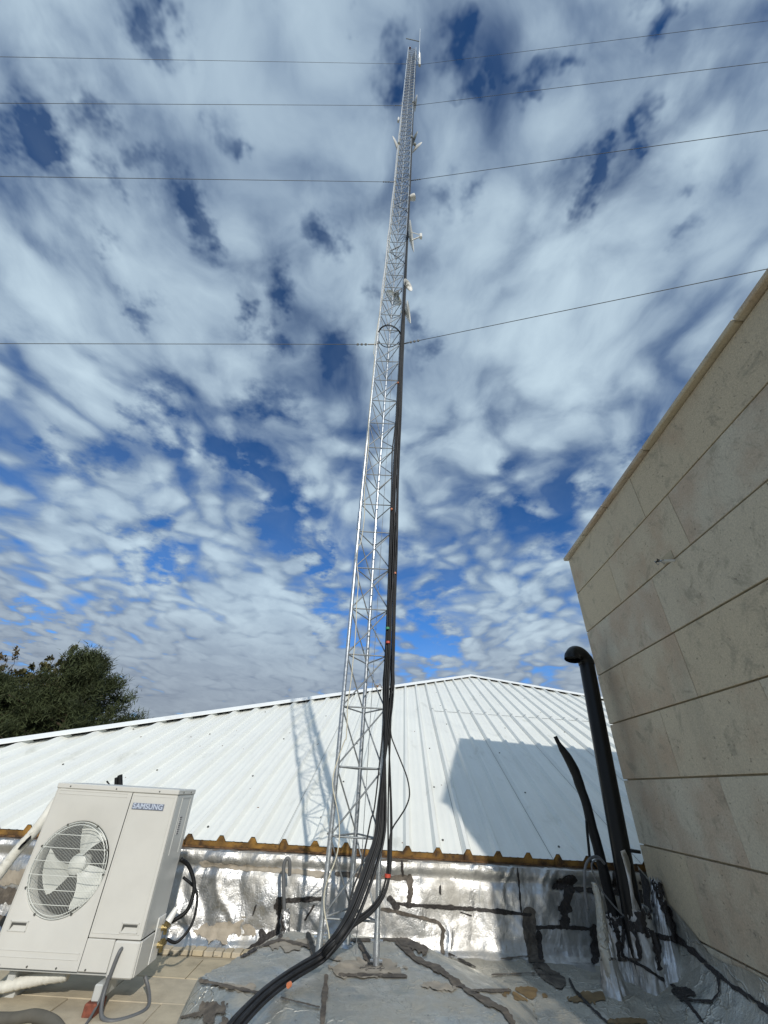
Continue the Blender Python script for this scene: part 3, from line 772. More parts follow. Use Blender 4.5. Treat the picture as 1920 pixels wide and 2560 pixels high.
wp0 = [(850 + a / 4.02, 850 + b / 4.02) for a, b in z3]
up_ = [legL(h) + Vector((.03 + .02 * ns(h, 2.2), -.035, 0)) for h in [20 - .8 * k for k in range(15)]]
cw = up_ + [lp_(x, y) for x, y in wp0[:-1]] + [lp_(x, y) for x, y in wp1]
obj('cream_cable', MB().tube(smooth_path(cw, 3), .0055, 6), M_WHITEC, smooth=True, label='thin cream cable wandering down the left leg of the mast', cat='cable')
cw2 = [legL(h) + Vector((-.012 + .022 * ns(h * 1.1, 6.2), -.030, 0)) for h in [22 - .5 * k for k in range(36)]]
obj('white_cable', MB().tube(smooth_path(cw2, 2), .0065, 6), M_WHITEP, smooth=True, label='white cable clipped to the upper part of the left mast leg', cat='cable')
# coil of spare cable held inside the mast
cc = legL(7.35) + Vector((.20, .05, 0))
mk = MB()
for q in range(2):
    mk.tube([cc + Vector((math.cos(a) * (.20 + .008 * q), math.sin(a) * (.20 + .01 * q), .012 * q + .02 * math.sin(2 * a))) for a in [2 * math.pi * k / 36 for k in range(36)]], .007, 6, closed=True)
obj('cable_coil', mk, M_CABLE, smooth=True, label='round coil of spare black cable hung inside the mast above the lowest guy wires', cat='cable coil')
for k, (hh, sw, nm) in enumerate(((10.3, 1, 'lower'), (12.8, .8, 'middle'), (14.5, .6, 'upper'))):
    pts = [legR(hh + .5), legR(hh + .35) + Vector((-.18 * sw, .05, 0)), legL(hh + .15) + Vector((.08, .05, 0)), legR(hh - .1) + Vector((-.16 * sw, .04, 0)), legR(hh - .5) + Vector((0, -.03, 0))]
    obj('jumper_cable', MB().tube(smooth_path(pts, 6), .0065, 6), M_CABLE, smooth=True, label=f'slack black jumper cable arched inside the mast, the {nm} of three', cat='cable')
for k, (px, py, mm, nm, w_) in enumerate(((987, 1433, M_ORANGE, 'orange tag on the right edge of the cable bundle halfway up the sky', .022), (969, 1571, M_GREEN, 'green tie around the cable bundle', .03), (970, 1606, M_RED, 'red tie just below the green one on the cable bundle', .03), (979, 1273, M_ORANGE, 'orange tie on the bundle beside the first sleeve joint', .02), (995, 957, M_ORANGE, 'topmost small orange tie on the cable bundle', .02), (969, 2189, M_RED, 'red tie around the cables by the foil wall', .03), (723, 2462, M_ORANGE, 'orange tag on the cables lying over the plinth', .016))):
    if py > 2300: p = onz(px, py, -.945); ax_ = (tail[1] - tail[0]).normalized()
    else:
        p = lp_(px, py, -.075); ax_ = Vector((0, 0, 1))
        if py > 2100: p = ony(px, py, 4.04)
    obj('cable_tie', MB().tube([p - ax_ * .010, p + ax_ * .010], w_ * .8 if py > 2100 else w_ * .7, 10), mm, smooth=True, angle=40, label=nm, cat='cable tie')
# leftover zip ties bristling on the bundle
# ------------------------------------------------------------------ guy wires
def guy(leg, h, pxs, side, label):
    A = leg(h); (x1, y1) = pxs
    far = atd(x1, y1, 1.0)
    d = Vector(ray(x1, y1)); n = A.cross(d).normalized()          # plane through the eye and the wire as seen
    # follow that plane outwards and down to the anchor
    best = None
    X = 24. * side
    # point on plane with x = X and z = -1.1
    Y = -(n.x * X + n.z * -1.1) / n.y
    G = Vector((X, max(-30, min(30, Y)), -1.1))
    if abs(Y) > 30 or abs(n.y) < 1e-3:
        z = -(n.x * X + n.y * G.y) / n.z; G.z = z
    t = thing('guy_wire', A, label, 'guy wire')
    pts = []
    for k in range(25):
        s = k / 24; p = A.lerp(G, s); p = p - Vector((0, 0, 1)) * (.0 * math.sin(math.pi * s)); pts.append(p)
    obj('wire', MB().tube(pts, .0048 if h < 10 else .0055, 6), M_GALVD if False else M_FASCIA, t, smooth=True)
    dd = (G - A).normalized(); c = MB(); c.tube([A - dd * .0, A + dd * .16], .011, 6)
    for k in range(3): q = A + dd * (.20 + .07 * k); c.box(q, (.035, .02, .045), bev=.004)
    c.tube([leg(h - .02), leg(h + .02)], .028, 8)
    obj('wire_clamp', c, M_SCREW, t)
    return t
def h_at(leg, y):
    lo, hi = 0, 80
    for _ in range(40):
        m = (lo + hi) / 2; p = leg(m); c = p.x * RTC + p.y * FWC + p.z * UPC
        py = 1280 + F_PX * c[1] / c[2]
        if py > y: lo = m
        else: hi = m
    return m
for nm, yl, (xl, yy), yr, (xr, yyr) in (('lowest', 861, (0, 859), 861, (1920, 672)), ('second lowest', 455, (0, 441), 452, (1920, 325)), ('third from the bottom', 264, (0, 258), 264, (1920, 155)), ('topmost', 160, (0, 142), 163, (1920, 52))):
    guy(legL, h_at(legL, yl), (xl, yy), -1, f'{nm} thin steel guy wire running left from the mast')
    guy(legR, h_at(legR, yr), (xr, yyr), 1, f'{nm} thin steel guy wire running right from the mast')

# ------------------------------------------------------------------ antennas
def dish(c, nrm, R_, dep, mount, label, ring=True, material=None, feed=True, arms=False, grid=False):
    c = Vector(c); nrm = Vector(nrm).normalized(); t = thing('dish_antenna', c - Vector((0, 0, R_)), label, 'antenna')
    prof = [(.001, 0)] + [(R_ * k / 6, dep * (k / 6) ** 2) for k in range(1, 7)] + [(R_ * 1.02, dep * 1.0), (R_ * 1.02, dep * .85)] + [(R_ * k / 6, dep * (k / 6) ** 2 - .015) for k in range(6, 0, -1)] + [(.001, -.015)]
    if grid:
        m = MB()
        for k in range(-8, 9):
            y0 = R_ * k / 8.5; w_ = math.sqrt(max(0, R_ * R_ - y0 * y0)); u = nrm.orthogonal().normalized(); v = nrm.cross(u)
            m.tube([c + u * y0 + v * (w_ * s) + nrm * dep * ((y0 * y0 + (w_ * s) ** 2) / R_ ** 2) for s in (-1, -.5, 0, .5, 1)], .006, 5)
        obj('reflector_grid', m, material or M_DISH, t)
    else:
        obj('reflector', MB().lathe(c, nrm, prof, 28), material or M_DISH, t, smooth=True, angle=40)
    if feed: obj('feed', MB().lathe(c, nrm, [(0, 0), (.018, 0), (.018, dep * 1.1), (.035, dep * 1.15), (.035, dep * 1.45), (0, dep * 1.5)], 12), M_DISH, t, smooth=True, angle=40)
    if arms:
        u = nrm.orthogonal().normalized(); fp = c + nrm * (R_ * .85) - Vector((0, 0, R_ * .35)); m = MB()
        for s in ((0, 0, R_ * .95), (0, 0, -R_ * .8)): m.tube([c + Vector(s), fp + Vector((0, 0, .06 if s[2] > 0 else -.02))], .016 if s[2] < 0 else .009, 6)
        obj('feed_arm', m, M_DISH, t); obj('feed_horn', MB().box(fp, (.06, .07, .19), bev=.012), M_DISH, t)
    m = MB(); m.tube([c - nrm * .01, c - nrm * .09, Vector(mount)], .014, 6); m.box(c - nrm * .06, (.07, .07, .10), bev=.01)
    obj('bracket', m, M_DISHG, t); return t
def ap(px, py, leg=legR, k=1.0):
    h = h_at(leg, py); p = leg(h); c = p.x * RTC + p.y * FWC + p.z * UPC; return atd(px, py, c[2] * k), h
c, h = ap(1014, 782); dish(c, (1, -.25, .02), .19, .07, legR(h), 'lowest white dish seen edge on at the right side of the mast', feed=False)
c, h = ap(1016, 716); dish(c, (.75, -.75, -.1), .125, .05, legR(h), 'small pale round dish right of the mast just above the lowest one')
c, h = ap(989, 738, legB); dish(c, (-.5, .8, .1), .20, .07, legB(h), 'pale grey grid dish seen from behind through the mast lattice', material=mat('grid_grey', (.36, .38, .33), .5), grid=True)
c, h = ap(1024, 592); dish(c, (1, -.25, 0), .30, .06, legR(h), 'offset dish with long bent feed arms half way up the right side', feed=False, arms=True)
c, h = ap(1027, 495)
t = thing('drum_antenna', c, 'small white drum antenna on the right between the second guy wires and offset dish', 'antenna')
obj('drum', MB().lathe(c, (.75, -.1, .35), [(0, -.06), (.05, -.06), (.055, -.05), (.085, .06), (.085, .10), (.0, .11)], 20), M_DISH, t, smooth=True, angle=40)
obj('bracket', MB().tube([c, legR(h - .2)], .014, 6), M_DISHG, t)
c, h = ap(993, 361, legL); dish(c, (-.89, .45, -.12), .235, .06, legL(h), 'big white dish at the upper left side of the mast, edge lit by the sun', feed=False)
c, h = ap(1034, 346); dish(c, (.93, .36, -.03), .20, .05, legR(h), 'upper of two paired dishes angled out right near the upper guy wires', feed=False, material=M_DISHG)
c, h = ap(1040, 366); dish(c, (.68, .73, -.10), .20, .05, legR(h), 'lower of two paired dishes angled out right near the upper guy wires', feed=False)
c, h = ap(996, 300, legL); t = thing('panel_antenna', c, 'slim white panel antenna fixed left of the mast above the big dish', 'antenna')
obj('panel', MB().box(c, (.06, .09, .42), bev=.015), M_DISH, t); obj('bracket', MB().tube([c, legL(h)], .012, 5), M_DISHG, t)
c, h = ap(1036, 258); dish(c, (1, .1, .05), .23, .06, legR(h), 'highest dish on the mast, edge on at its right side', feed=False)
c, h = ap(1047, 150); c2, _ = ap(1049, 118); c3, _ = ap(1052, 79)
top = thing('pole_antenna', c, 'thin whip pole with white tube antenna and small yagi at the mast top', 'antenna')
zt = Vector((0, 0, 1))
base = legR(28.6) + Vector((.17, 0, 0))
obj('pole', MB().tube([base, base + Vector((.05, -.42, 9.4))], .024, 8), M_GALV, top, smooth=True)
obj('radome', MB().tube([base + Vector((.04, -.02, -.4)), base + Vector((.04, -.06, 3.0))], .055, 10), M_DISH, top, smooth=True, angle=40)
m = MB(); q = base + Vector((.03, -.25, 5.6)); m.tube([q, q + Vector((-.75, -.05, .35))], .018, 6)
for k in range(5): e_ = q + Vector((-.15 - .14 * k, -.01 * k, .07 + .065 * k)); m.tube([e_ + Vector((0, 0, -.18)), e_ + Vector((0, 0, .18))], .010, 5)
obj('yagi', m, M_DISHG, top)
obj('arm', MB().tube([legR(HTOP - 1.2), base + zt * 1.4, base + zt * 1.45], .02, 6).tube([legR(HTOP - 2.2), base + zt * .4], .02, 6), M_GALV, top)

# ------------------------------------------------------------------ air conditioner outdoor unit
ca, sa = math.cos(.013), math.sin(.013); AR = Vector((ca, sa, 0)); AB = Vector((-sa, ca, 0)); AU = Vector((-.029, -.015, 1)).normalized()
AO = Vector((-1.463, 3.892, -1.107)); AW, AH, AD = .946, 1.005, .374
AL = AO - AR * AW
def T(u, d, v): return AL + AR * u + AB * d + AU * v
AX = (AR, AB, AU)
ac = thing('air_conditioner', T(AW / 2, AD / 2, -.10), 'white outdoor air conditioner unit with one large fan grille beside the parapet', 'air conditioner')
FC = (.300, .514); FRD = .262
# front panel with a round hole
m = MB(); seg = 64; outer = []; inner = []
for k in range(seg):
    a = 2 * math.pi * k / seg; inner.append((FC[0] + FRD * math.cos(a), FC[1] + FRD * math.sin(a)))
def rect_hit(a, x0, x1, y0, y1):
    dx, dy = math.cos(a), math.sin(a); t = 1e9
    if dx > 1e-9: t = min(t, (x1 - FC[0]) / dx)
    if dx < -1e-9: t = min(t, (x0 - FC[0]) / dx)
    if dy > 1e-9: t = min(t, (y1 - FC[1]) / dy)
    if dy < -1e-9: t = min(t, (y0 - FC[1]) / dy)
    return FC[0] + dx * t, FC[1] + dy * t
X1 = .590; PY0, PY1 = .02, AH - .032
angs = [2 * math.pi * k / seg for k in range(seg)]
corn = [math.atan2(y - FC[1], x - FC[0]) % (2 * math.pi) for x, y in ((.012, PY0), (X1, PY0), (X1, PY1), (.012, PY1))]
angs = sorted(angs + corn)
outer = [rect_hit(a, .012, X1, PY0, PY1) for a in angs]; inn = [(FC[0] + FRD * math.cos(a), FC[1] + FRD * math.sin(a)) for a in angs]; inn2 = [(FC[0] + (FRD + .02) * math.cos(a), FC[1] + (FRD + .02) * math.sin(a)) for a in angs]
n = len(angs)
vs_ = [T(u, 0, v) for u, v in outer] + [T(u, 0, v) for u, v in inn2] + [T(u, .004, v) for u, v in [(FC[0] + (FRD + .008) * math.cos(a), FC[1] + (FRD + .008) * math.sin(a)) for a in angs]] + [T(u, .018, v) for u, v in inn] + [T(u, .11, v) for u, v in inn]
fs = []
for k in range(n):
    k2 = (k + 1) % n
    for q in range(4): fs.append((q * n + k, q * n + k2, (q + 1) * n + k2, (q + 1) * n + k))
m.add(vs_, fs)
obj('fan_panel', m, M_AC, ac, smooth=True, angle=30)
# casing: left edge, right front panel, sides, back, bottom, lid
obj('corner_post', MB().box(T(.006, .0, AH / 2 - .006) + AB * .012, (.010, .026, AH - .04), AX, bev=.003), M_AC, ac)
m = MB(); m.box(T((X1 + AW) / 2 + .0015, .0, .5 * (.175 + PY1)) + AB * .012, (AW - X1 - .003, .024, PY1 - .175), AX, bev=.004)
obj('service_front', m, M_AC, ac)
obj('base_front', MB().box(T((X1 + .778) / 2, .0, .5 * (.172 + PY0)) + AB * .012, (.778 - X1 - .003, .024, .172 - PY0), AX, bev=.003), M_AC, ac)
m = MB(); m.box(T(.779 + (AW - .779) / 2 + .003, 0, .5 * (.168 + .0)) + AB * .010, (AW - .779 + .004, .034, .172), AX, bev=.008)
cover = obj('valve_cover', m, M_AC, ac)
obj('cover_side', MB().box(T(AW + .004, .115, .085), (.012, .20, .17), AX, bev=.004), M_AC, cover)
obj('right_side', MB().box(T(AW - .006, AD / 2 + .012, .5 * (.175 + PY1)), (.012, AD - .026, PY1 - .175), AX, bev=.002), M_ACD, ac)
obj('left_side', MB().box(T(.006, AD / 2 + .014, AH / 2 - .01), (.010, AD - .03, AH - .05), AX), M_ACD, ac)
obj('back_panel', MB().box(T(AW / 2, AD - .006, AH / 2 - .01), (AW - .026, .010, AH - .05), AX), M_ACD, ac)
obj('lid', MB().box(T(AW / 2, AD / 2 - .002, AH - .014), (AW + .010, AD + .012, .034), AX, bev=.005), M_AC, ac)
obj('base_pan', MB().box(T(AW / 2, AD / 2 + .01, .012), (AW - .015, AD - .03, .022), AX, bev=.002), M_ACD, ac)
obj('inner_wall', MB().box(T(.30, .20, .50), (.55, .01, .9), AX), M_VOID, ac)  # blackened so the housing looks deep in shade behind the grille
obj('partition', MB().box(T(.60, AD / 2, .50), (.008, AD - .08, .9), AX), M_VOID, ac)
# embossed lines on the front
m = MB()
def frame_line(m, u0, u1, v0, v1, w=.004, d=-.0022):
    for a, b, c_, e in ((u0, u1, v0, v0), (u0, u1, v1, v1), (u0, u0, v0, v1), (u1, u1, v0, v1)):
        m.box(T((a + b) / 2, d / 2, (c_ + e) / 2), (abs(b - a) + w, abs(d), abs(e - c_) + w), AX, bev=.001)
frame_line(m, .03, .555, .940, .962); frame_line(m, .03, .57, .070, .100); frame_line(m, .61, .925, .20, .955)
obj('embossed_bead', m, M_AC, ac)
# hand grips; the recess shadow is painted as a flat dark patch
for (u, v) in ((.105, .210), (.851, .230)):
    m = MB(); frame_line(m, u - .058, u + .058, v - .022, v + .024, .006, -.004)
    g_ = obj('hand_grip', m, M_AC, ac)
    obj('grip_recess', MB().add([T(u - .05, -.003, v + .018), T(u + .05, -.003, v + .018), T(u + .05, -.003, v + .006), T(u - .034, -.003, v + .006), T(u - .05, -.003, v - .018)], [(0, 4, 3, 2, 1)]), M_SCREW, g_)
# screws
m = MB()
for u, v in ((.10, AH - .016), (.46, AH - .016), (.80, AH - .016), (.08, .030), (.26, .030), (.45, .030), (.64, .030), (.80, .035)):
    m.cyl(T(u, .002, v), T(u, -.010 if v > .9 else -.004, v), .0055, 8)
for d in (.10, .27): m.cyl(T(AW, d, AH - .016), T(AW + .009, d, AH - .016), .0055, 8)
obj('casing_screw', m, M_SCREW, ac)
# fan and grille
hub = T(.319, .075, .528)
fan = obj('fan_hub', MB().lathe(hub, -AB, [(.0, .030), (.035, .028), (.060, .015), (.066, -.01), (.066, -.05), (0, -.05)], 28), M_FAN, ac, smooth=True, angle=40)
for k in range(3):
    a0 = math.radians(88 + 120 * k); rows_ = []
    for i in range(9):
        r_ = .055 + (.246 - .055) * i / 8; half = math.radians(27 + 8 * i / 8); sweep = math.radians(-14) * (i / 8) ** 1.3
        row = []
        for j in range(9):
            s = j / 8 * 2 - 1; a = a0 + sweep + s * half * (1 if i < 8 else .93)
            row.append(hub + AR * (r_ * math.cos(a)) + AU * (r_ * math.sin(a)) + AB * (.024 * s + .012 * (i / 8)))
        rows_.append(row)
    obj('fan_blade', MB().grid(rows_), M_FAN, fan, smooth=True)
m = MB(); GC = T(FC[0], 0, FC[1])
def gpt(u, v): r2 = (u * u + v * v) / FRD ** 2; return T(FC[0] + u, -.030 + .026 * r2 ** 2, FC[1] + v)
u = -FRD + .007
while u < FRD - .004:
    v = math.sqrt(FRD ** 2 - u * u); m.tube([gpt(u, v * s) for s in (-1, -.92, -.8, -.5, 0, .5, .8, .92, 1)], .0012, 4, caps=False); u += .0098
for v in (-.19, -.115, -.04, .035, .11, .185):
    w_ = math.sqrt(FRD ** 2 - v * v); m.tube([gpt(w_ * s, v) + AB * .002 for s in (-1, -.9, -.6, 0, .6, .9, 1)], .0022, 5, caps=False)
for rr in (FRD * 1.0, FRD * .985 - .012): m.tube([gpt(rr * math.cos(a), rr * math.sin(a)) for a in [2 * math.pi * k / 60 for k in range(60)]], .0026, 5, closed=True)
obj('fan_grille', m, M_FAN, ac)
m = MB()
for a in (25, 65, 155, 205, 245, 300, 355, 115):
    a = math.radians(a); p = T(FC[0] + (FRD + .004) * math.cos(a), -.002, FC[1] + (FRD + .004) * math.sin(a)); m.cyl(p, p - AB * .008, .007, 8)
obj('grille_screw', m, M_SCREW, ac)
# badge
bp0 = T(.7415, -.003, .8905)
badge = obj('badge', MB().box(bp0, (.243, .006, .040), AX, bev=.0015), M_BADGE, ac)
cu = bpy.data.curves.new('badge_text', 'FONT'); cu.body = 'SAMSUNG'; cu.size = .046; cu.extrude = .0008; cu.align_x = 'CENTER'; cu.align_y = 'CENTER'; cu.offset = .0009; cu.space_character = 1.02
to = bpy.data.objects.new('badge_text', cu); COL.objects.link(to); bpy.context.view_layer.update()
dg = bpy.context.evaluated_depsgraph_get(); tm = bpy.data.meshes.new_from_object(to.evaluated_get(dg)); bpy.data.objects.remove(to)
w_ = max(v.co.x for v in tm.vertices) - min(v.co.x for v in tm.vertices); kx = .228 / w_
tb = MB(); tb.add([bp0 - AB * .0045 + AR * (v.co.x * kx) + AU * v.co.y - AB * v.co.z for v in tm.vertices], [tuple(p.vertices) for p in tm.polygons])
obj('badge_lettering', tb, M_BLUE, badge)
# rating label on the right side and recess outline
lab = obj('rating_label', MB().box(T(AW + .0015, .185, .775), (.002, .062, .115), AX), M_LABEL, ac)
m = MB()
for k in range(9): m.box(T(AW + .003, .183, .825 - k * .0125), (.001, .048 - (k % 3) * .008, .006 if k % 4 else .009), AX)
obj('label_print', m, M_PRINT, lab)
m = MB()
for (a, b, c_, e) in ((.12, .12, .60, .955), (.30, .30, .60, .955), (.12, .30, .955, .955)):
    m.box(T(AW + .002, (a + b) / 2, (c_ + e) / 2), (.004, abs(b - a) + .004, abs(e - c_) + .004), AX)
obj('side_bead', m, M_ACD, ac)
# service valves low on the right side
vb = obj('valve_plate', MB().box(T(AW + .004, .30, .12), (.010, .13, .24), AX, bev=.004), M_WHITEP, ac)
m = MB()
for v, d in ((.17, .33), (.08, .33)):
    c = T(AW + .04, d, v); m.cyl(c - AR * .04, c + AR * .01, .018, 8); m.cyl(c - AU * .035, c + AU * .035, .014, 6); m.cyl(c + AU * .01, c + AU * .03, .022, 6); m.cyl(c, c + AB * .06, .013, 8)
obj('service_valve', m, M_BRASS, ac, smooth=True, angle=35)
obj('valve_cap', MB().tube([T(AW + .045, .33, .20), T(AW + .075, .36, .27)], [.026, .020], 10), M_WHITEP, ac, smooth=True, angle=40)
# foot bracket
ft = T(.79, .02, -.045)
bracket = obj('mounting_foot', MB().box(T(.775, .06, -.052), (.050, .22, .075), AX, bev=.006), M_ACD, ac)
obj('foot_pad', MB().box(T(.765, .0, -.122), (.075, .13, .06), AX, bev=.005), M_PLATE, ac)
obj('mounting_foot', MB().box(T(.13, .20, -.052), (.050, .22, .075), AX, bev=.006), M_ACD, ac)
obj('foot_pad', MB().box(T(.13, .20, -.122), (.075, .13, .06), AX, bev=.005), M_ACD, ac)
# drain / power hose out of the cover
hs = [T(.838, .01, .135), T(.838, -.022, .130), T(.832, -.03, .10), T(.822, -.028, .04), T(.815, -.03, -.03), T(.825, -.05, -.085), T(.86, -.08, -.135), T(.93, -.09, -.147), T(1.01, -.03, -.148), T(1.06, .06, -.147), T(1.05, .15, -.14), T(1.0, .22, -.10), T(.95, .24, -.05)]
obj('power_hose', MB().tube(smooth_path(hs, 6), .0115, 9), M_GREYC, smooth=True, label='grey hose leaving the front of the air conditioner and looping on the floor', cat='hose')
hs = [T(.812, -.03, .02), T(.806, -.035, -.05), T(.80, -.06, -.11), T(.805, -.16, -.150), T(.815, -.30, -.151), T(.83, -.5, -.151), T(.86, -.9, -.151)]
obj('thin_hose', MB().tube(smooth_path(hs, 6), .008, 8), M_GREYC, smooth=True, label='thin grey hose running from under the air conditioner towards the viewer', cat='hose')
for k, pl in enumerate(([T(AW + .02, .36, .55), T(AW + .08, .42, .50), T(AW + .15, .44, .38), T(AW + .14, .42, .25), T(AW + .05, .39, .19)], [T(AW + .05, .38, .10), T(AW + .12, .42, .08), T(AW + .19, .46, .18), T(AW + .16, .50, .34), T(AW + .02, .52, .42)])):
    obj('insulated_pipe', MB().tube(smooth_path(pl, 6), .015 if k == 0 else .010, 8), M_BLACK, smooth=True, label=('thick black insulated pipe curving into the air conditioner valves' if k == 0 else 'thinner black pipe looping below the thick one beside the air conditioner'), cat='pipe')
# white taped pipe left of the unit
tp = [ony(-60, 2260, 4.45), ony(0, 2182, 4.45), ony(40, 2130, 4.45), ony(85, 2080, 4.45), ony(115, 2040, 4.47), ony(150, 1995, 4.55), ony(185, 2010, 4.75)]
tpw = smooth_path(tp, 10)
wrap = thing('taped_pipe', tpw[0], 'pipe wrapped in white tape rising diagonally left of the air conditioner', 'pipe')
obj('tape_wrap', MB().tube(tpw, [.040 + .005 * ns(i * .9, 3) + .002 * (i % 2) for i in range(len(tpw))], 12), M_TAPE, wrap, smooth=True)
m = MB()
for px, py in ((54, 2112), (66, 2100)):
    p = ony(px, py, 4.405); m.add([p + Vector((-.018, 0, -.03)), p + Vector((.004, 0, -.026)), p + Vector((.03, 0, .012)), p + Vector((.022, 0, .034)), p + Vector((-.004, 0, .004))], [(0, 1, 2, 3, 4)])
obj('tape_tear', m, M_BLACK, wrap)
tp = [ony(-80, 2478, 3.75), onz(-20, 2475, -1.20), onz(30, 2462, -1.19), onz(75, 2452, -1.17), onz(120, 2443, -1.15), onz(170, 2436, -1.13)]
tpw = smooth_path([onz(-80, 2490, -1.21)] + tp[1:], 8)
obj('white_wrapped_pipe', MB().tube(tpw, [.032 + .006 * ns(i * 1.3, 7) for i in range(len(tpw))], 10), M_TAPE, smooth=True, label='torn white wrapped pipe lying on the floor under the air conditioner', cat='pipe')
tpw = smooth_path([onz(-80, 2560, -1.262), onz(20, 2562, -1.255), onz(80, 2553, -1.252), onz(125, 2568, -1.255), onz(150, 2600, -1.26)], 8)
obj('dark_hose', MB().tube([p + Vector((0, 0, .02)) for p in tpw], .03, 10), mat('dusty_rubber', (.09, .085, .07), .8, var=.3), smooth=True, label='dusty dark hose at the lower left edge of the floor', cat='hose')
# black pipe stubs behind the unit
for k, (a, b, r_, nm) in enumerate((((301, 1975), (300, 1938), .022, 'upright black foam pipe end poking up behind the air conditioner, tallest of three'), ((290, 1975), (291, 1944), .016, 'shorter black pipe end left of the tallest behind the air conditioner'), ((276, 1964), (267, 1953), .007, 'thin black rod end leaning left behind the air conditioner top'))):
    p = [ony(a[0], a[1] + 60, 4.75), ony(a[0], a[1], 4.7), ony(b[0], b[1], 4.7)]
    p[0] = Vector((p[1].x, 4.8, -.62))
    if k == 2: p = [p[0], Vector(p[1]), p[2]]
    obj('pipe_end', MB().tube(p, r_, 9), M_BLACK, smooth=True, angle=40, label=nm, cat='pipe', group=None)

# ------------------------------------------------------------------ black vent pipe and pole by the wall
YV = 4.74
vb_ = ony(1590, 2330, YV); vt_ = ony(1467, 1662, YV); vdir = (vt_ - vb_).normalized()
vent = thing('vent_pipe', vb_, 'thick black vent pipe with down turned elbow in front of the stone wall', 'vent pipe')
obj('riser', MB().tube([vb_ + vdir * (-.25), vt_], .083, 24), M_VENT, vent, smooth=True, angle=60)
rb_ = .115; side_ = Vector((-.90, -.42, 0)).normalized(); cen = vt_ + side_ * rb_
arc = [cen - side_ * (rb_ * math.cos(a)) + Vector((0, 0, 1)) * (rb_ * math.sin(a)) for a in [math.radians(x_) for x_ in range(0, 171, 10)]]
obj('elbow', MB().tube(arc, [.089] * 4 + [.083] * 11 + [.088] * 3, 24, caps=False), M_VENT, vent, smooth=True, angle=60)
obj('elbow_inside', MB().tube([arc[-1] + Vector((0, 0, .03)), arc[-1] + Vector((0, 0, .032))], .080, 20), M_DARK, vent)  # dark disc painting the shade inside the pipe mouth
obj('joint_collar', MB().tube([ony(1575, 2122, YV), ony(1576.5, 2130, YV)], .0855, 24), M_BLACK, vent, smooth=True, angle=40)
# crumpled foil boots
BOOTS = []
def boot(c0, c1, r0, r1, name, parent, seed, material=M_FOIL, arcspan=(0, 2 * math.pi)):
    rows_ = []; n1, n2 = 26, 64; c0 = Vector(c0); c1 = Vector(c1)
    for i in range(n1 + 1):
        t = i / n1; c = c0.lerp(c1, t); r = r0 * (1 - t) ** 1.6 + r1 * (1 - (1 - t) ** 1.6); row = []
        for j in range(n2 + 1):
            a = fr(arcspan[0], arcspan[1], j / n2); ca_, sa_ = math.cos(a), math.sin(a)
            q = r * (1 + .28 * ns(ca_ * 1.6 + seed, sa_ * 1.6, t * 1.6) + .10 * ns(ca_ * 5 + seed, sa_ * 5, t * 3)) + .022 * abs(ns(ca_ * 7, sa_ * 7, t * 4 + seed)) - .014 * abs(ns(ca_ * 14, sa_ * 14, t * 12 + seed))
            jag = (.05 * ns(ca_ * 4 + seed, sa_ * 4, 3.)) * t
            row.append(c + Vector((ca_ * q, sa_ * q, jag)))
        rows_.append(row)
    return obj(name, MB().grid(rows_), material, parent, smooth=True)
BOOTS.append(boot(Vector((vb_.x + .02, vb_.y - .03, ZF)), ony(1588, 2268, YV), .17, .105, 'foil_boot', vent, 3.1))
BOOTS.append(boot(Vector((vb_.x + .16, vb_.y - .08, ZF + .02)), ony(1640, 2200, YV - .02) + Vector((.0, .0, 0)), .16, .04, 'foil_boot', vent, 8.4))
fl_ = [[ony(1551 + 3 * math.sin(t_ * 5) + t_ * 42, 2128 + t_ * 190, YV - .092), ony(1562 + t_ * 42 + 6 * math.sin(t_ * 9), 2124 + t_ * 185, YV - .108), ony(1570 + t_ * 30, 2150 + t_ * 170, YV - .10)] for t_ in [k / 10 for k in range(11)]]
obj('foil_flap', MB().grid(fl_), M_FOIL, vent, smooth=True)
YP = 4.86
pl = [(1545, 2345), (1536, 2290), (1520, 2225), (1506, 2165), (1492, 2110), (1478, 2060), (1466, 2010), (1450, 1965), (1438, 1930), (1420, 1895), (1405, 1872), (1396, 1857), (1388, 1841)]
rad_ = [.048, .048, .046, .047, .046, .047, .044, .046, .050, .046, .034, .022, .022]
pts = [ony(x_, y_, YP) for x_, y_ in pl]
sp_ = smooth_path(pts, 5); rr = []
for i in range(len(sp_)):
    k = i / 5; a = int(k); b = min(a + 1, 12); rr.append(fr(rad_[a], rad_[b], k - a) * (1 + .09 * ns(i * .35, 2)))
pole = thing('taped_pole', pts[0], 'bent pole wrapped in lumpy black tape standing left of the vent pipe', 'pole')
obj('tape_wrap', MB().tube(sp_, rr, 12), M_BLACK, pole, smooth=True)
obj('tied_cable', MB().tube(smooth_path([ony(1466, 2052, YP - .06), ony(1468, 2080, YP - .07), ony(1472, 2120, YP - .08), ony(1476, 2150, YP - .08), ony(1490, 2170, YP - .06)], 5), .012, 7), M_BLACK, pole, smooth=True)
BOOTS.append(boot(Vector((2.27, YP - .02, ZF)), ony(1534, 2285, YP), .13, .062, 'foil_boot', pole, 5.7))
lpz = [(1470, 2275), (1462, 2220), (1463, 2170), (1475, 2147), (1495, 2143), (1512, 2160)]
obj('grey_loop_cable', MB().tube(smooth_path([ony(a, b, 4.72) for a, b in lpz], 6), .012, 8), M_GREYC, smooth=True, label='grey cable hooped over in front of the taped black pole', cat='cable')
lpz = [(1560, 2290), (1535, 2265), (1500, 2220), (1482, 2180), (1480, 2158), (1494, 2148), (1506, 2152)]
obj('thin_loop_cable', MB().tube(smooth_path([ony(a, b, 4.66) for a, b in lpz], 6), .007, 7), M_GREYC, smooth=True, label='thinner pale edged cable curving down to the right inside the grey hoop', cat='cable')
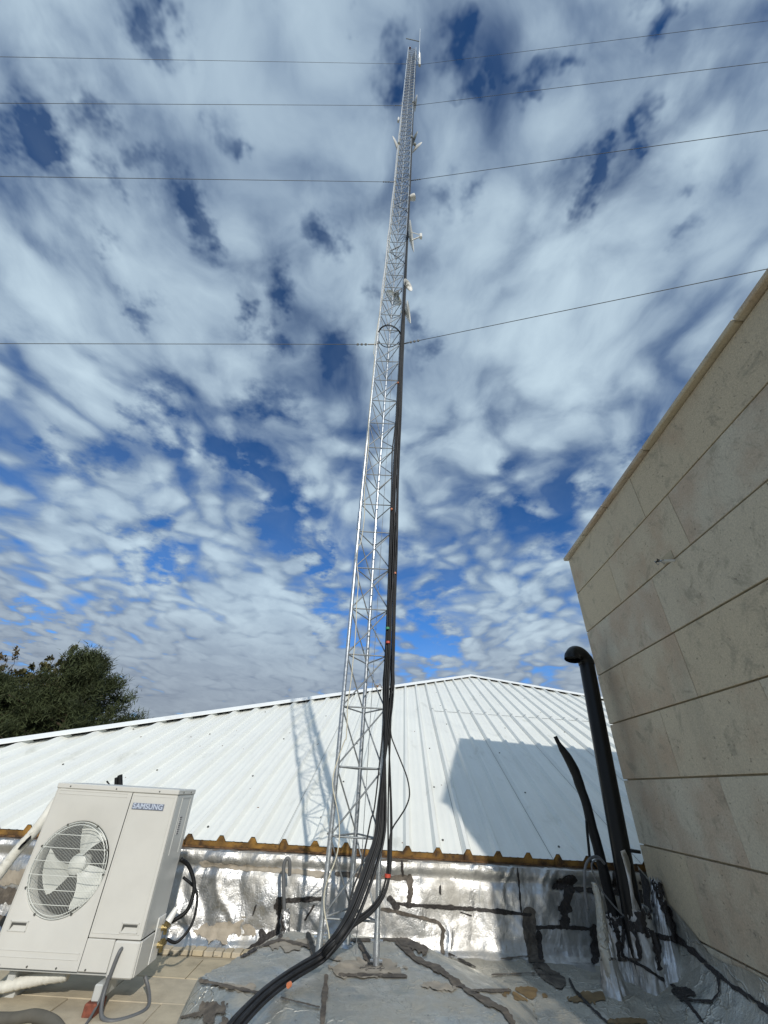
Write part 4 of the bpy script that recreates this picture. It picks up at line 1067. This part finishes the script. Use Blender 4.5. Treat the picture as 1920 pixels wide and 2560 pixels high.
sl = [ony(1486, 2205, 4.70), ony(1497, 2250, 4.68), ony(1505, 2310, 4.66), ony(1512, 2370, 4.64)]
slo = thing('foil_sleeve', Vector((sl[-1].x, sl[-1].y, ZF)), 'silver foil wrapped cable sleeve standing beside the black pole foot', 'cable sleeve')
obj('sleeve', MB().tube(smooth_path(sl + [Vector((sl[-1].x + .02, 4.62, ZF))], 6), [.026 + .012 * ns(k * .9, 1) + .0012 * k for k in range(25)], 12), M_FOIL3, slo, smooth=True)
BOOTS.append(boot(Vector((sl[-1].x + .01, 4.63, ZF)), sl[2], .10, .035, 'foil_boot', slo, 1.3))
# grey bent pipe clipped on the parapet left of the mast
up = [ony(716, 2352, 5.02), ony(715, 2300, 5.06), ony(713, 2240, 5.07), ony(712, 2180, 5.07), ony(714, 2155, 5.06), ony(721, 2143, 5.06), ony(727, 2152, 5.07), ony(727, 2185, 5.09)]
up = [u_ - Vector((0, .07, 0)) for u_ in up]
uo = thing('bent_pipe', Vector((up[0].x, up[0].y, up[0].z)), 'slim grey pipe hooked over against the foil parapet left of the mast', 'pipe')
obj('pipe', MB().tube(smooth_path(up, 5), .016, 10), M_GREYC, uo, smooth=True)
BOOTS.append(boot(up[0] + Vector((0, 0, -.08)), ony(715, 2275, 4.98), .055, .026, 'foil_boot', uo, 2.2))

# ------------------------------------------------------------------ cast patches of bitumen / stains / painted recess shade on the membranes
def bvh_of(o):
    me = o.data; off = Vector((0, 0, 0)); q = o
    while q is not None: off += q.location; q = q.parent
    vs_ = [v.co + off for v in me.vertices]; return BVHTree.FromPolygons(vs_, [tuple(p.vertices) for p in me.polygons])
SURF = [(foil_par, parapet, bvh_of(foil_par)), (foil_floor, deck, bvh_of(foil_floor)), (foil_pl, plinth, bvh_of(foil_pl)), (upst, bld, bvh_of(upst))] + [(b_, b_.parent, bvh_of(b_)) for b_ in BOOTS]
def cast(x, y):
    d = Vector(ray(x, y)).normalized(); best = None
    for s in SURF:
        h = s[2].ray_cast(Vector((0, 0, 0)), d)
        if h[0] is not None and (best is None or h[3] < best[1][3]): best = (s, h)
    if best is None: return None
    n = best[1][1]
    if n.dot(d) > 0: n = -n
    return best[0], best[1][0], n
PATCH_N = 0
def patch(region, bbox, material, name='bitumen_strip', off=.006, step=2.5, parent=None):
    """region(x,y)->bool over the picture footprint; the sheet itself is laid on the membrane"""
    global PATCH_N
    PATCH_N += 1; off = off + .0007 * (PATCH_N % 6)
    x0, y0, x1, y1 = bbox; nx = int((x1 - x0) / step) + 1; ny = int((y1 - y0) / step) + 1
    pts = {}
    per = {}
    for j in range(ny):
        for i in range(nx):
            cx, cy = x0 + (i + .5) * step, y0 + (j + .5) * step
            if not region(cx, cy): continue
            q = []
            for a, b in ((i, j), (i + 1, j), (i + 1, j + 1), (i, j + 1)):
                if (a, b) not in pts: pts[(a, b)] = cast(x0 + a * step, y0 + b * step)
                q.append(pts[(a, b)])
            if any(k is None for k in q): continue
            if len({id(k[0][0]) for k in q}) > 1: continue
            if max((q[k][1] - q[k - 1][1]).length for k in range(4)) > .12: continue
            own = q[0][0][1]; d = per.setdefault(own.name, (own, MB(), {}))
            ff = []
            for k, ab in enumerate(((i, j), (i + 1, j), (i + 1, j + 1), (i, j + 1))):
                if ab not in d[2]:
                    d[2][ab] = len(d[1].v); d[1].v.append(tuple(q[k][1] + q[k][2] * off))
                ff.append(d[2][ab])
            d[1].f.append(tuple(ff[::-1]))
    for own, mb, _ in per.values():
        # relax the outline so that it reads as a brushed edge, then one object per separate piece
        cnt = {}
        for f in mb.f:
            for k in range(4):
                e = tuple(sorted((f[k], f[k - 1]))); cnt[e] = cnt.get(e, 0) + 1
        adj = {}
        for (a_, b_), c_ in cnt.items():
            if c_ == 1: adj.setdefault(a_, []).append(b_); adj.setdefault(b_, []).append(a_)
        V = [Vector(v) for v in mb.v]
        for _it in range(3):
            N = list(V)
            for k, nb_ in adj.items():
                m_ = Vector((0, 0, 0))
                for q_ in nb_: m_ += V[q_]
                N[k] = V[k] * .45 + m_ / len(nb_) * .55
            V = N
        par = list(range(len(V)))
        def find(i):
            while par[i] != i: par[i] = par[par[i]]; i = par[i]
            return i
        for f in mb.f:
            for k in range(1, 4): par[find(f[k])] = find(f[0])
        comp = {}
        for f in mb.f: comp.setdefault(find(f[0]), []).append(f)
        for fs_ in comp.values():
            if len(fs_) < 8: continue
            ids_ = {}; mm = MB()
            for f in fs_:
                q_ = []
                for i_ in f:
                    if i_ not in ids_: ids_[i_] = len(mm.v); mm.v.append(tuple(V[i_]))
                    q_.append(ids_[i_])
                mm.f.append(tuple(q_))
            obj(name, mm, material, own, smooth=True)
def strip(pts, w, material, name='bitumen_strip', ragged=.6, seed=None):
    sd = PATCH_N * 3.7 if seed is None else seed
    W2 = w / 2
    def reg(x, y):
        best = 1e9; L = 0; bl_ = 0
        for (xa, ya), (xb, yb) in zip(pts[:-1], pts[1:]):
            ex, ey = xb - xa, yb - ya; l2 = ex * ex + ey * ey; t = max(0, min(1, ((x - xa) * ex + (y - ya) * ey) / l2)); d = math.hypot(x - xa - ex * t, y - ya - ey * t)
            if d < best: best = d; bl_ = L + t * math.sqrt(l2)
            L += math.sqrt(l2)
        wob = W2 * (1 + ragged * (ns(bl_ * .05, sd) + .7 * ns(x * .16, y * .16, sd)))
        return best < wob
    m = w * 1.4 + 3
    patch(reg, (min(p[0] for p in pts) - m, min(p[1] for p in pts) - m, max(p[0] for p in pts) + m, max(p[1] for p in pts) + m), material, name)
def blob(cx, cy, rx, ry, material, name='bitumen_patch', rag=.5):
    sd = PATCH_N * 2.9
    def reg(x, y):
        d = math.hypot((x - cx) / rx, (y - cy) / ry)
        return d < 1 + rag * 1.3 * (ns(x * .045, y * .045, sd) + .5 * ns(x * .18, y * .18, sd))
    patch(reg, (cx - rx * 1.8, cy - ry * 1.8, cx + rx * 1.8, cy + ry * 1.8), material, name, off=.003)
# stains first (lowest), then bitumen and the painted recess shade
blob(1311, 2486, 45, 18, M_STAIN, 'brown_stain'); blob(1478, 2497, 48, 14, M_STAIN, 'brown_stain'); blob(1570, 2556, 60, 8, M_STAIN, 'brown_stain')
blob(900, 2420, 95, 26, M_DUST, 'dust_film', .6); blob(560, 2330, 60, 22, M_DUST, 'dust_film', .9)
strip([(505, 2158), (602, 2169), (707, 2176), (823, 2188)], 14, M_DUST, 'dust_film')
strip([(842, 2184), (885, 2188), (930, 2192), (985, 2195), (1022, 2193)], 13, M_TARB)
strip([(1024, 2190), (1026, 2235), (1020, 2264)], 13, M_TARB)
strip([(979, 2257), (1022, 2262), (1102, 2267), (1182, 2272), (1248, 2279), (1327, 2287)], 10, M_TAR)
strip([(975, 2245), (990, 2268)], 14, M_TAR)
strip([(955, 2272), (999, 2281), (1056, 2295), (1095, 2305), (1109, 2325), (1104, 2355), (1107, 2382)], 9, M_TARB)
strip([(1150, 2280), (1180, 2290)], 4, M_TAR)
strip([(1323, 2282), (1323, 2332), (1337, 2398), (1367, 2438), (1400, 2458)], 32, M_TARB, ragged=.2)
strip([(1345, 2330), (1352, 2395)], 12, M_TAR)
strip([(1293, 2169), (1298, 2222), (1303, 2282)], 4, M_TAR)
strip([(1004, 2153), (1006, 2190)], 5, M_TAR)
strip([(1100, 2215), (1101, 2235)], 5, M_TAR)
strip([(690, 2267), (702, 2252), (760, 2249), (803, 2247)], 13, M_TAR)
strip([(700, 2250), (701, 2290), (699, 2336)], 19, M_TAR)
strip([(655, 2330), (660, 2348), (630, 2375), (605, 2388)], 17, M_TAR); strip([(690, 2332), (660, 2350)], 18, M_TAR)
strip([(640, 2262), (632, 2290)], 4, M_TAR); strip([(786, 2262), (762, 2300)], 5, M_TAR)
strip([(955, 2150), (1030, 2153)], 5, M_TARB)
strip([(0, 2190), (60, 2195), (110, 2198)], 40, M_DUST, 'dust_film'); strip([(-10, 2240), (60, 2240)], 44, M_TARB); strip([(0, 2300), (30, 2310), (10, 2340)], 26, M_TARB)  # the widest strip paints the shade of a recessed band, not bitumen
strip([(1393, 2214), (1428, 2200), (1421, 2235), (1412, 2267), (1412, 2312)], 24, M_TAR, ragged=1.0)
strip([(1425, 2222), (1490, 2226)], 16, M_TAR, ragged=1.0)
strip([(1341, 2319), (1405, 2317), (1480, 2323)], 10, M_TAR); strip([(1485, 2320), (1487, 2400)], 20, M_TAR, ragged=.9)
strip([(1536, 2308), (1582, 2312)], 20, M_TAR, ragged=.9); strip([(1558, 2325), (1556, 2390), (1610, 2417), (1692, 2473), (1760, 2559)], 7, M_TAR)
strip([(1540, 2190), (1545, 2230)], 24, M_TAR, ragged=1.0)
strip([(1625, 2162), (1636, 2211), (1662, 2278), (1685, 2338), (1733, 2379), (1793, 2435), (1925, 2531)], 13, M_TAR)
strip([(1608, 2175), (1612, 2250), (1600, 2320), (1640, 2340), (1690, 2350)], 17, M_TAR, ragged=.9)
blob(1708, 2484, 22, 15, M_TAR); strip([(1423, 2450), (1438, 2480), (1487, 2529), (1520, 2559)], 6, M_TAR)
strip([(1797, 2435), (1800, 2484), (1782, 2506), (1700, 2500)], 6, M_TAR)
strip([(1250, 2399), (1340, 2390)], 4, M_TARB); strip([(1225, 2441), (1320, 2436), (1400, 2438)], 4, M_TARB)
strip([(850, 2440), (933, 2440), (1016, 2443)], 9, M_TARB); strip([(996, 2352), (1036, 2398), (1102, 2428), (1138, 2458), (1178, 2484), (1225, 2511), (1258, 2527), (1281, 2560)], 16, M_TARB)
strip([(1178, 2480), (1274, 2479)], 8, M_TARB); strip([(1122, 2385), (1182, 2418), (1225, 2445)], 5, M_TAR)
strip([(900, 2362), (926, 2411)], 12, M_TARB); strip([(769, 2336), (783, 2386)], 12, M_TARB); strip([(862, 2352), (1000, 2350)], 7, M_TARB); strip([(816, 2444), (805, 2560)], 12, M_TARB)
strip([(501, 2453), (573, 2471), (653, 2487)], 8, M_TARB); strip([(700, 2498), (798, 2523)], 4, M_TARB); strip([(1000, 2350), (1060, 2375)], 22, M_TARB, ragged=.9)
blob(528, 2535, 30, 36, M_TARB, rag=.9); strip([(455, 2545), (500, 2535)], 8, M_TARB); blob(600, 2470, 30, 8, M_DUST, 'dust_film', .9)
strip([(648, 2368), (700, 2352), (790, 2372)], 8, M_TARB); blob(735, 2362, 50, 12, M_DUST, 'dust_film', .9)
blob(940, 2418, 28, 14, M_TARB, rag=.8); blob(1090, 2470, 30, 12, M_DUST, 'dust_film', .9)
strip([(1600, 2400), (1520, 2398), (1480, 2400)], 8, M_TARB)

for q in (((1606, 2160), (1622, 2200), (1628, 2290)), ((1568, 2300), (1590, 2335), (1600, 2390)), ((1640, 2190), (1665, 2250), (1688, 2335)), ((1600, 2230), (1596, 2300)), ((1530, 2300), (1545, 2340), (1550, 2400)), ((1500, 2330), (1496, 2390)), ((1510, 2290), (1560, 2300)), ((1620, 2340), (1690, 2348)), ((1640, 2350), (1650, 2420))):
    strip(list(q), 13, M_TAR, ragged=1.1)
# ------------------------------------------------------------------ trees beyond the roof
def leaf_cloud(centres, per, size, mode, seed):
    rg = np.random.default_rng(seed); c = np.repeat(np.array(centres), per, axis=0); n = len(c)
    d = rg.normal(size=(n, 3)); d /= np.linalg.norm(d, axis=1)[:, None]
    if mode == 'needle':
        d[:, 2] = np.abs(d[:, 2]) * .9 + .15; d /= np.linalg.norm(d, axis=1)[:, None]
        base = c[:, :3] + rg.normal(size=(n, 3)) * .10 * c[:, 3:4] * 2
        L = size * (.6 + .8 * rg.random((n, 1))); s = np.cross(d, rg.normal(size=(n, 3))); s /= np.linalg.norm(s, axis=1)[:, None]
        w = .019
        V = np.stack([base - s * w, base + s * w, base + d * L], 1).reshape(-1, 3); Fc = np.arange(3 * n).reshape(-1, 3)
    else:
        base = c[:, :3] + d * c[:, 3:4] * rg.random((n, 1)) ** .5
        u = rg.normal(size=(n, 3)); u /= np.linalg.norm(u, axis=1)[:, None]; v = np.cross(u, rg.normal(size=(n, 3))); v /= np.linalg.norm(v, axis=1)[:, None]
        sz = size * (.6 + .8 * rg.random((n, 1)))
        V = np.stack([base - u * sz, base + v * sz * .5, base + u * sz, base - v * sz * .5], 1).reshape(-1, 3); Fc = np.arange(4 * n).reshape(-1, 4)
    m = MB(); m.v = V.tolist(); m.f = [tuple(f) for f in Fc.tolist()]; return m
def tree_pine(c, top_z, rad, base_z, label, seed, per=44):
    rg = random.Random(seed); t = thing('pine_tree', (c[0], c[1], base_z), label, 'tree')
    obj('trunk', MB().tube([(c[0], c[1], base_z), (c[0] + .2, c[1], (base_z + top_z) / 2), (c[0] + .1, c[1], top_z - 1)], [.32, .2, .05], 10), M_BARK, t, smooth=True)
    cs = []; br = MB()
    nb = 105
    for k in range(nb):
        f = (k + .5) / nb; z = fr(base_z + 2.2, top_z - .3, f); rr_ = rad * (math.sin(min(1, (1 - f) * 1.6 + .02) * math.pi / 2)) ** .8 * rg.uniform(.55, 1.18)
        a = k * 2.39996 + rg.uniform(-.3, .3); e = Vector((c[0] + math.cos(a) * rr_, c[1] + math.sin(a) * rr_, z + rr_ * .22))
        s_ = Vector((c[0] + .1, c[1], z - .3)); br.tube([s_, s_.lerp(e, .5) + Vector((0, 0, .05)), e], [.05, .03, .012], 5)
        for j in range(9):
            q = s_.lerp(e, .35 + .65 * (j + 1) / 9); cs.append((q.x + rg.gauss(0, .22), q.y + rg.gauss(0, .22), q.z + rg.gauss(0, .18) + .05, .8))
    obj('branches', br, M_BARK, t); obj('crown', leaf_cloud(cs, int(per * 1.7), .27, 'needle', seed), M_PINE, t); return t
def tree_broad(c, top_z, rad, base_z, label, seed, material, dens=1.0, sz=.085):
    rg = random.Random(seed); t = thing('broadleaf_tree', (c[0], c[1], base_z), label, 'tree'); br = MB()
    br.tube([(c[0], c[1], base_z), (c[0] - .1, c[1], base_z + 3)], [.3, .2], 10); cs = []
    for k in range(int(110)):
        a = rg.uniform(0, 6.283); f = rg.random() ** .6; rr_ = rad * f; z = base_z + 3.2 + (top_z - base_z - 3.2) * (1 - .45 * f * f) * rg.uniform(.72, 1.0)
        e = Vector((c[0] + math.cos(a) * rr_, c[1] + math.sin(a) * rr_, z)); s_ = Vector((c[0], c[1], base_z + 2.6)); mid = s_.lerp(e, .5) + Vector((math.cos(a) * .4, math.sin(a) * .4, 0))
        br.tube([s_, mid, e], [.09, .045, .014], 5)
        for j in range(10):
            q = mid.lerp(e, j / 9) ; dd = Vector((rg.gauss(0, 1), rg.gauss(0, 1), rg.gauss(.5, .8))).normalized() * rg.uniform(.3, .9); w_ = q + dd
            br.tube([q, w_], [.010, .005], 4, caps=False)
            for s2 in (.4, .7, 1.0): cs.append((*(q + dd * s2), .17))
    obj('branches', br, M_BARK, t); obj('crown', leaf_cloud(cs, max(3, int(19 * dens)), sz, 'leaf', seed), material, t)
GZ = -7.3
tree_pine((-13.9, 20.5), 4.75, 3.5, GZ, 'dark green bushy pine behind the left end of the roof', 11)
tree_pine((-17.2, 20.0), 3.3, 3.7, GZ, 'lower dark pine at the left edge of the picture', 12, 36)
tree_pine((-11.4, 21.5), 2.0, 2.5, GZ, 'small pine whose top just clears the roof hip, right of the tall one', 13, 36)
tree_broad((-19.6, 22.0), 5.2, 3.6, GZ, 'tree with thin reddish brown autumn leaves behind the pines', 21, M_LEAF, 1.3)
tree_broad((-17.6, 23.5), 5.5, 3.2, GZ, 'olive and brown leaved tree between the autumn tree and the tall pine', 22, M_LEAF2, 1.5)
tree_broad((-23.5, 23.0), 5.6, 3.6, GZ, 'second brown leaved tree, leftmost at the frame edge', 23, M_LEAF, 1.2)

# ------------------------------------------------------------------ lift everything so that the deck is z = 0
for o in scene.objects:
    if o.parent is None and o.type != 'CAMERA' and o.type != 'LIGHT': o.location.z += H
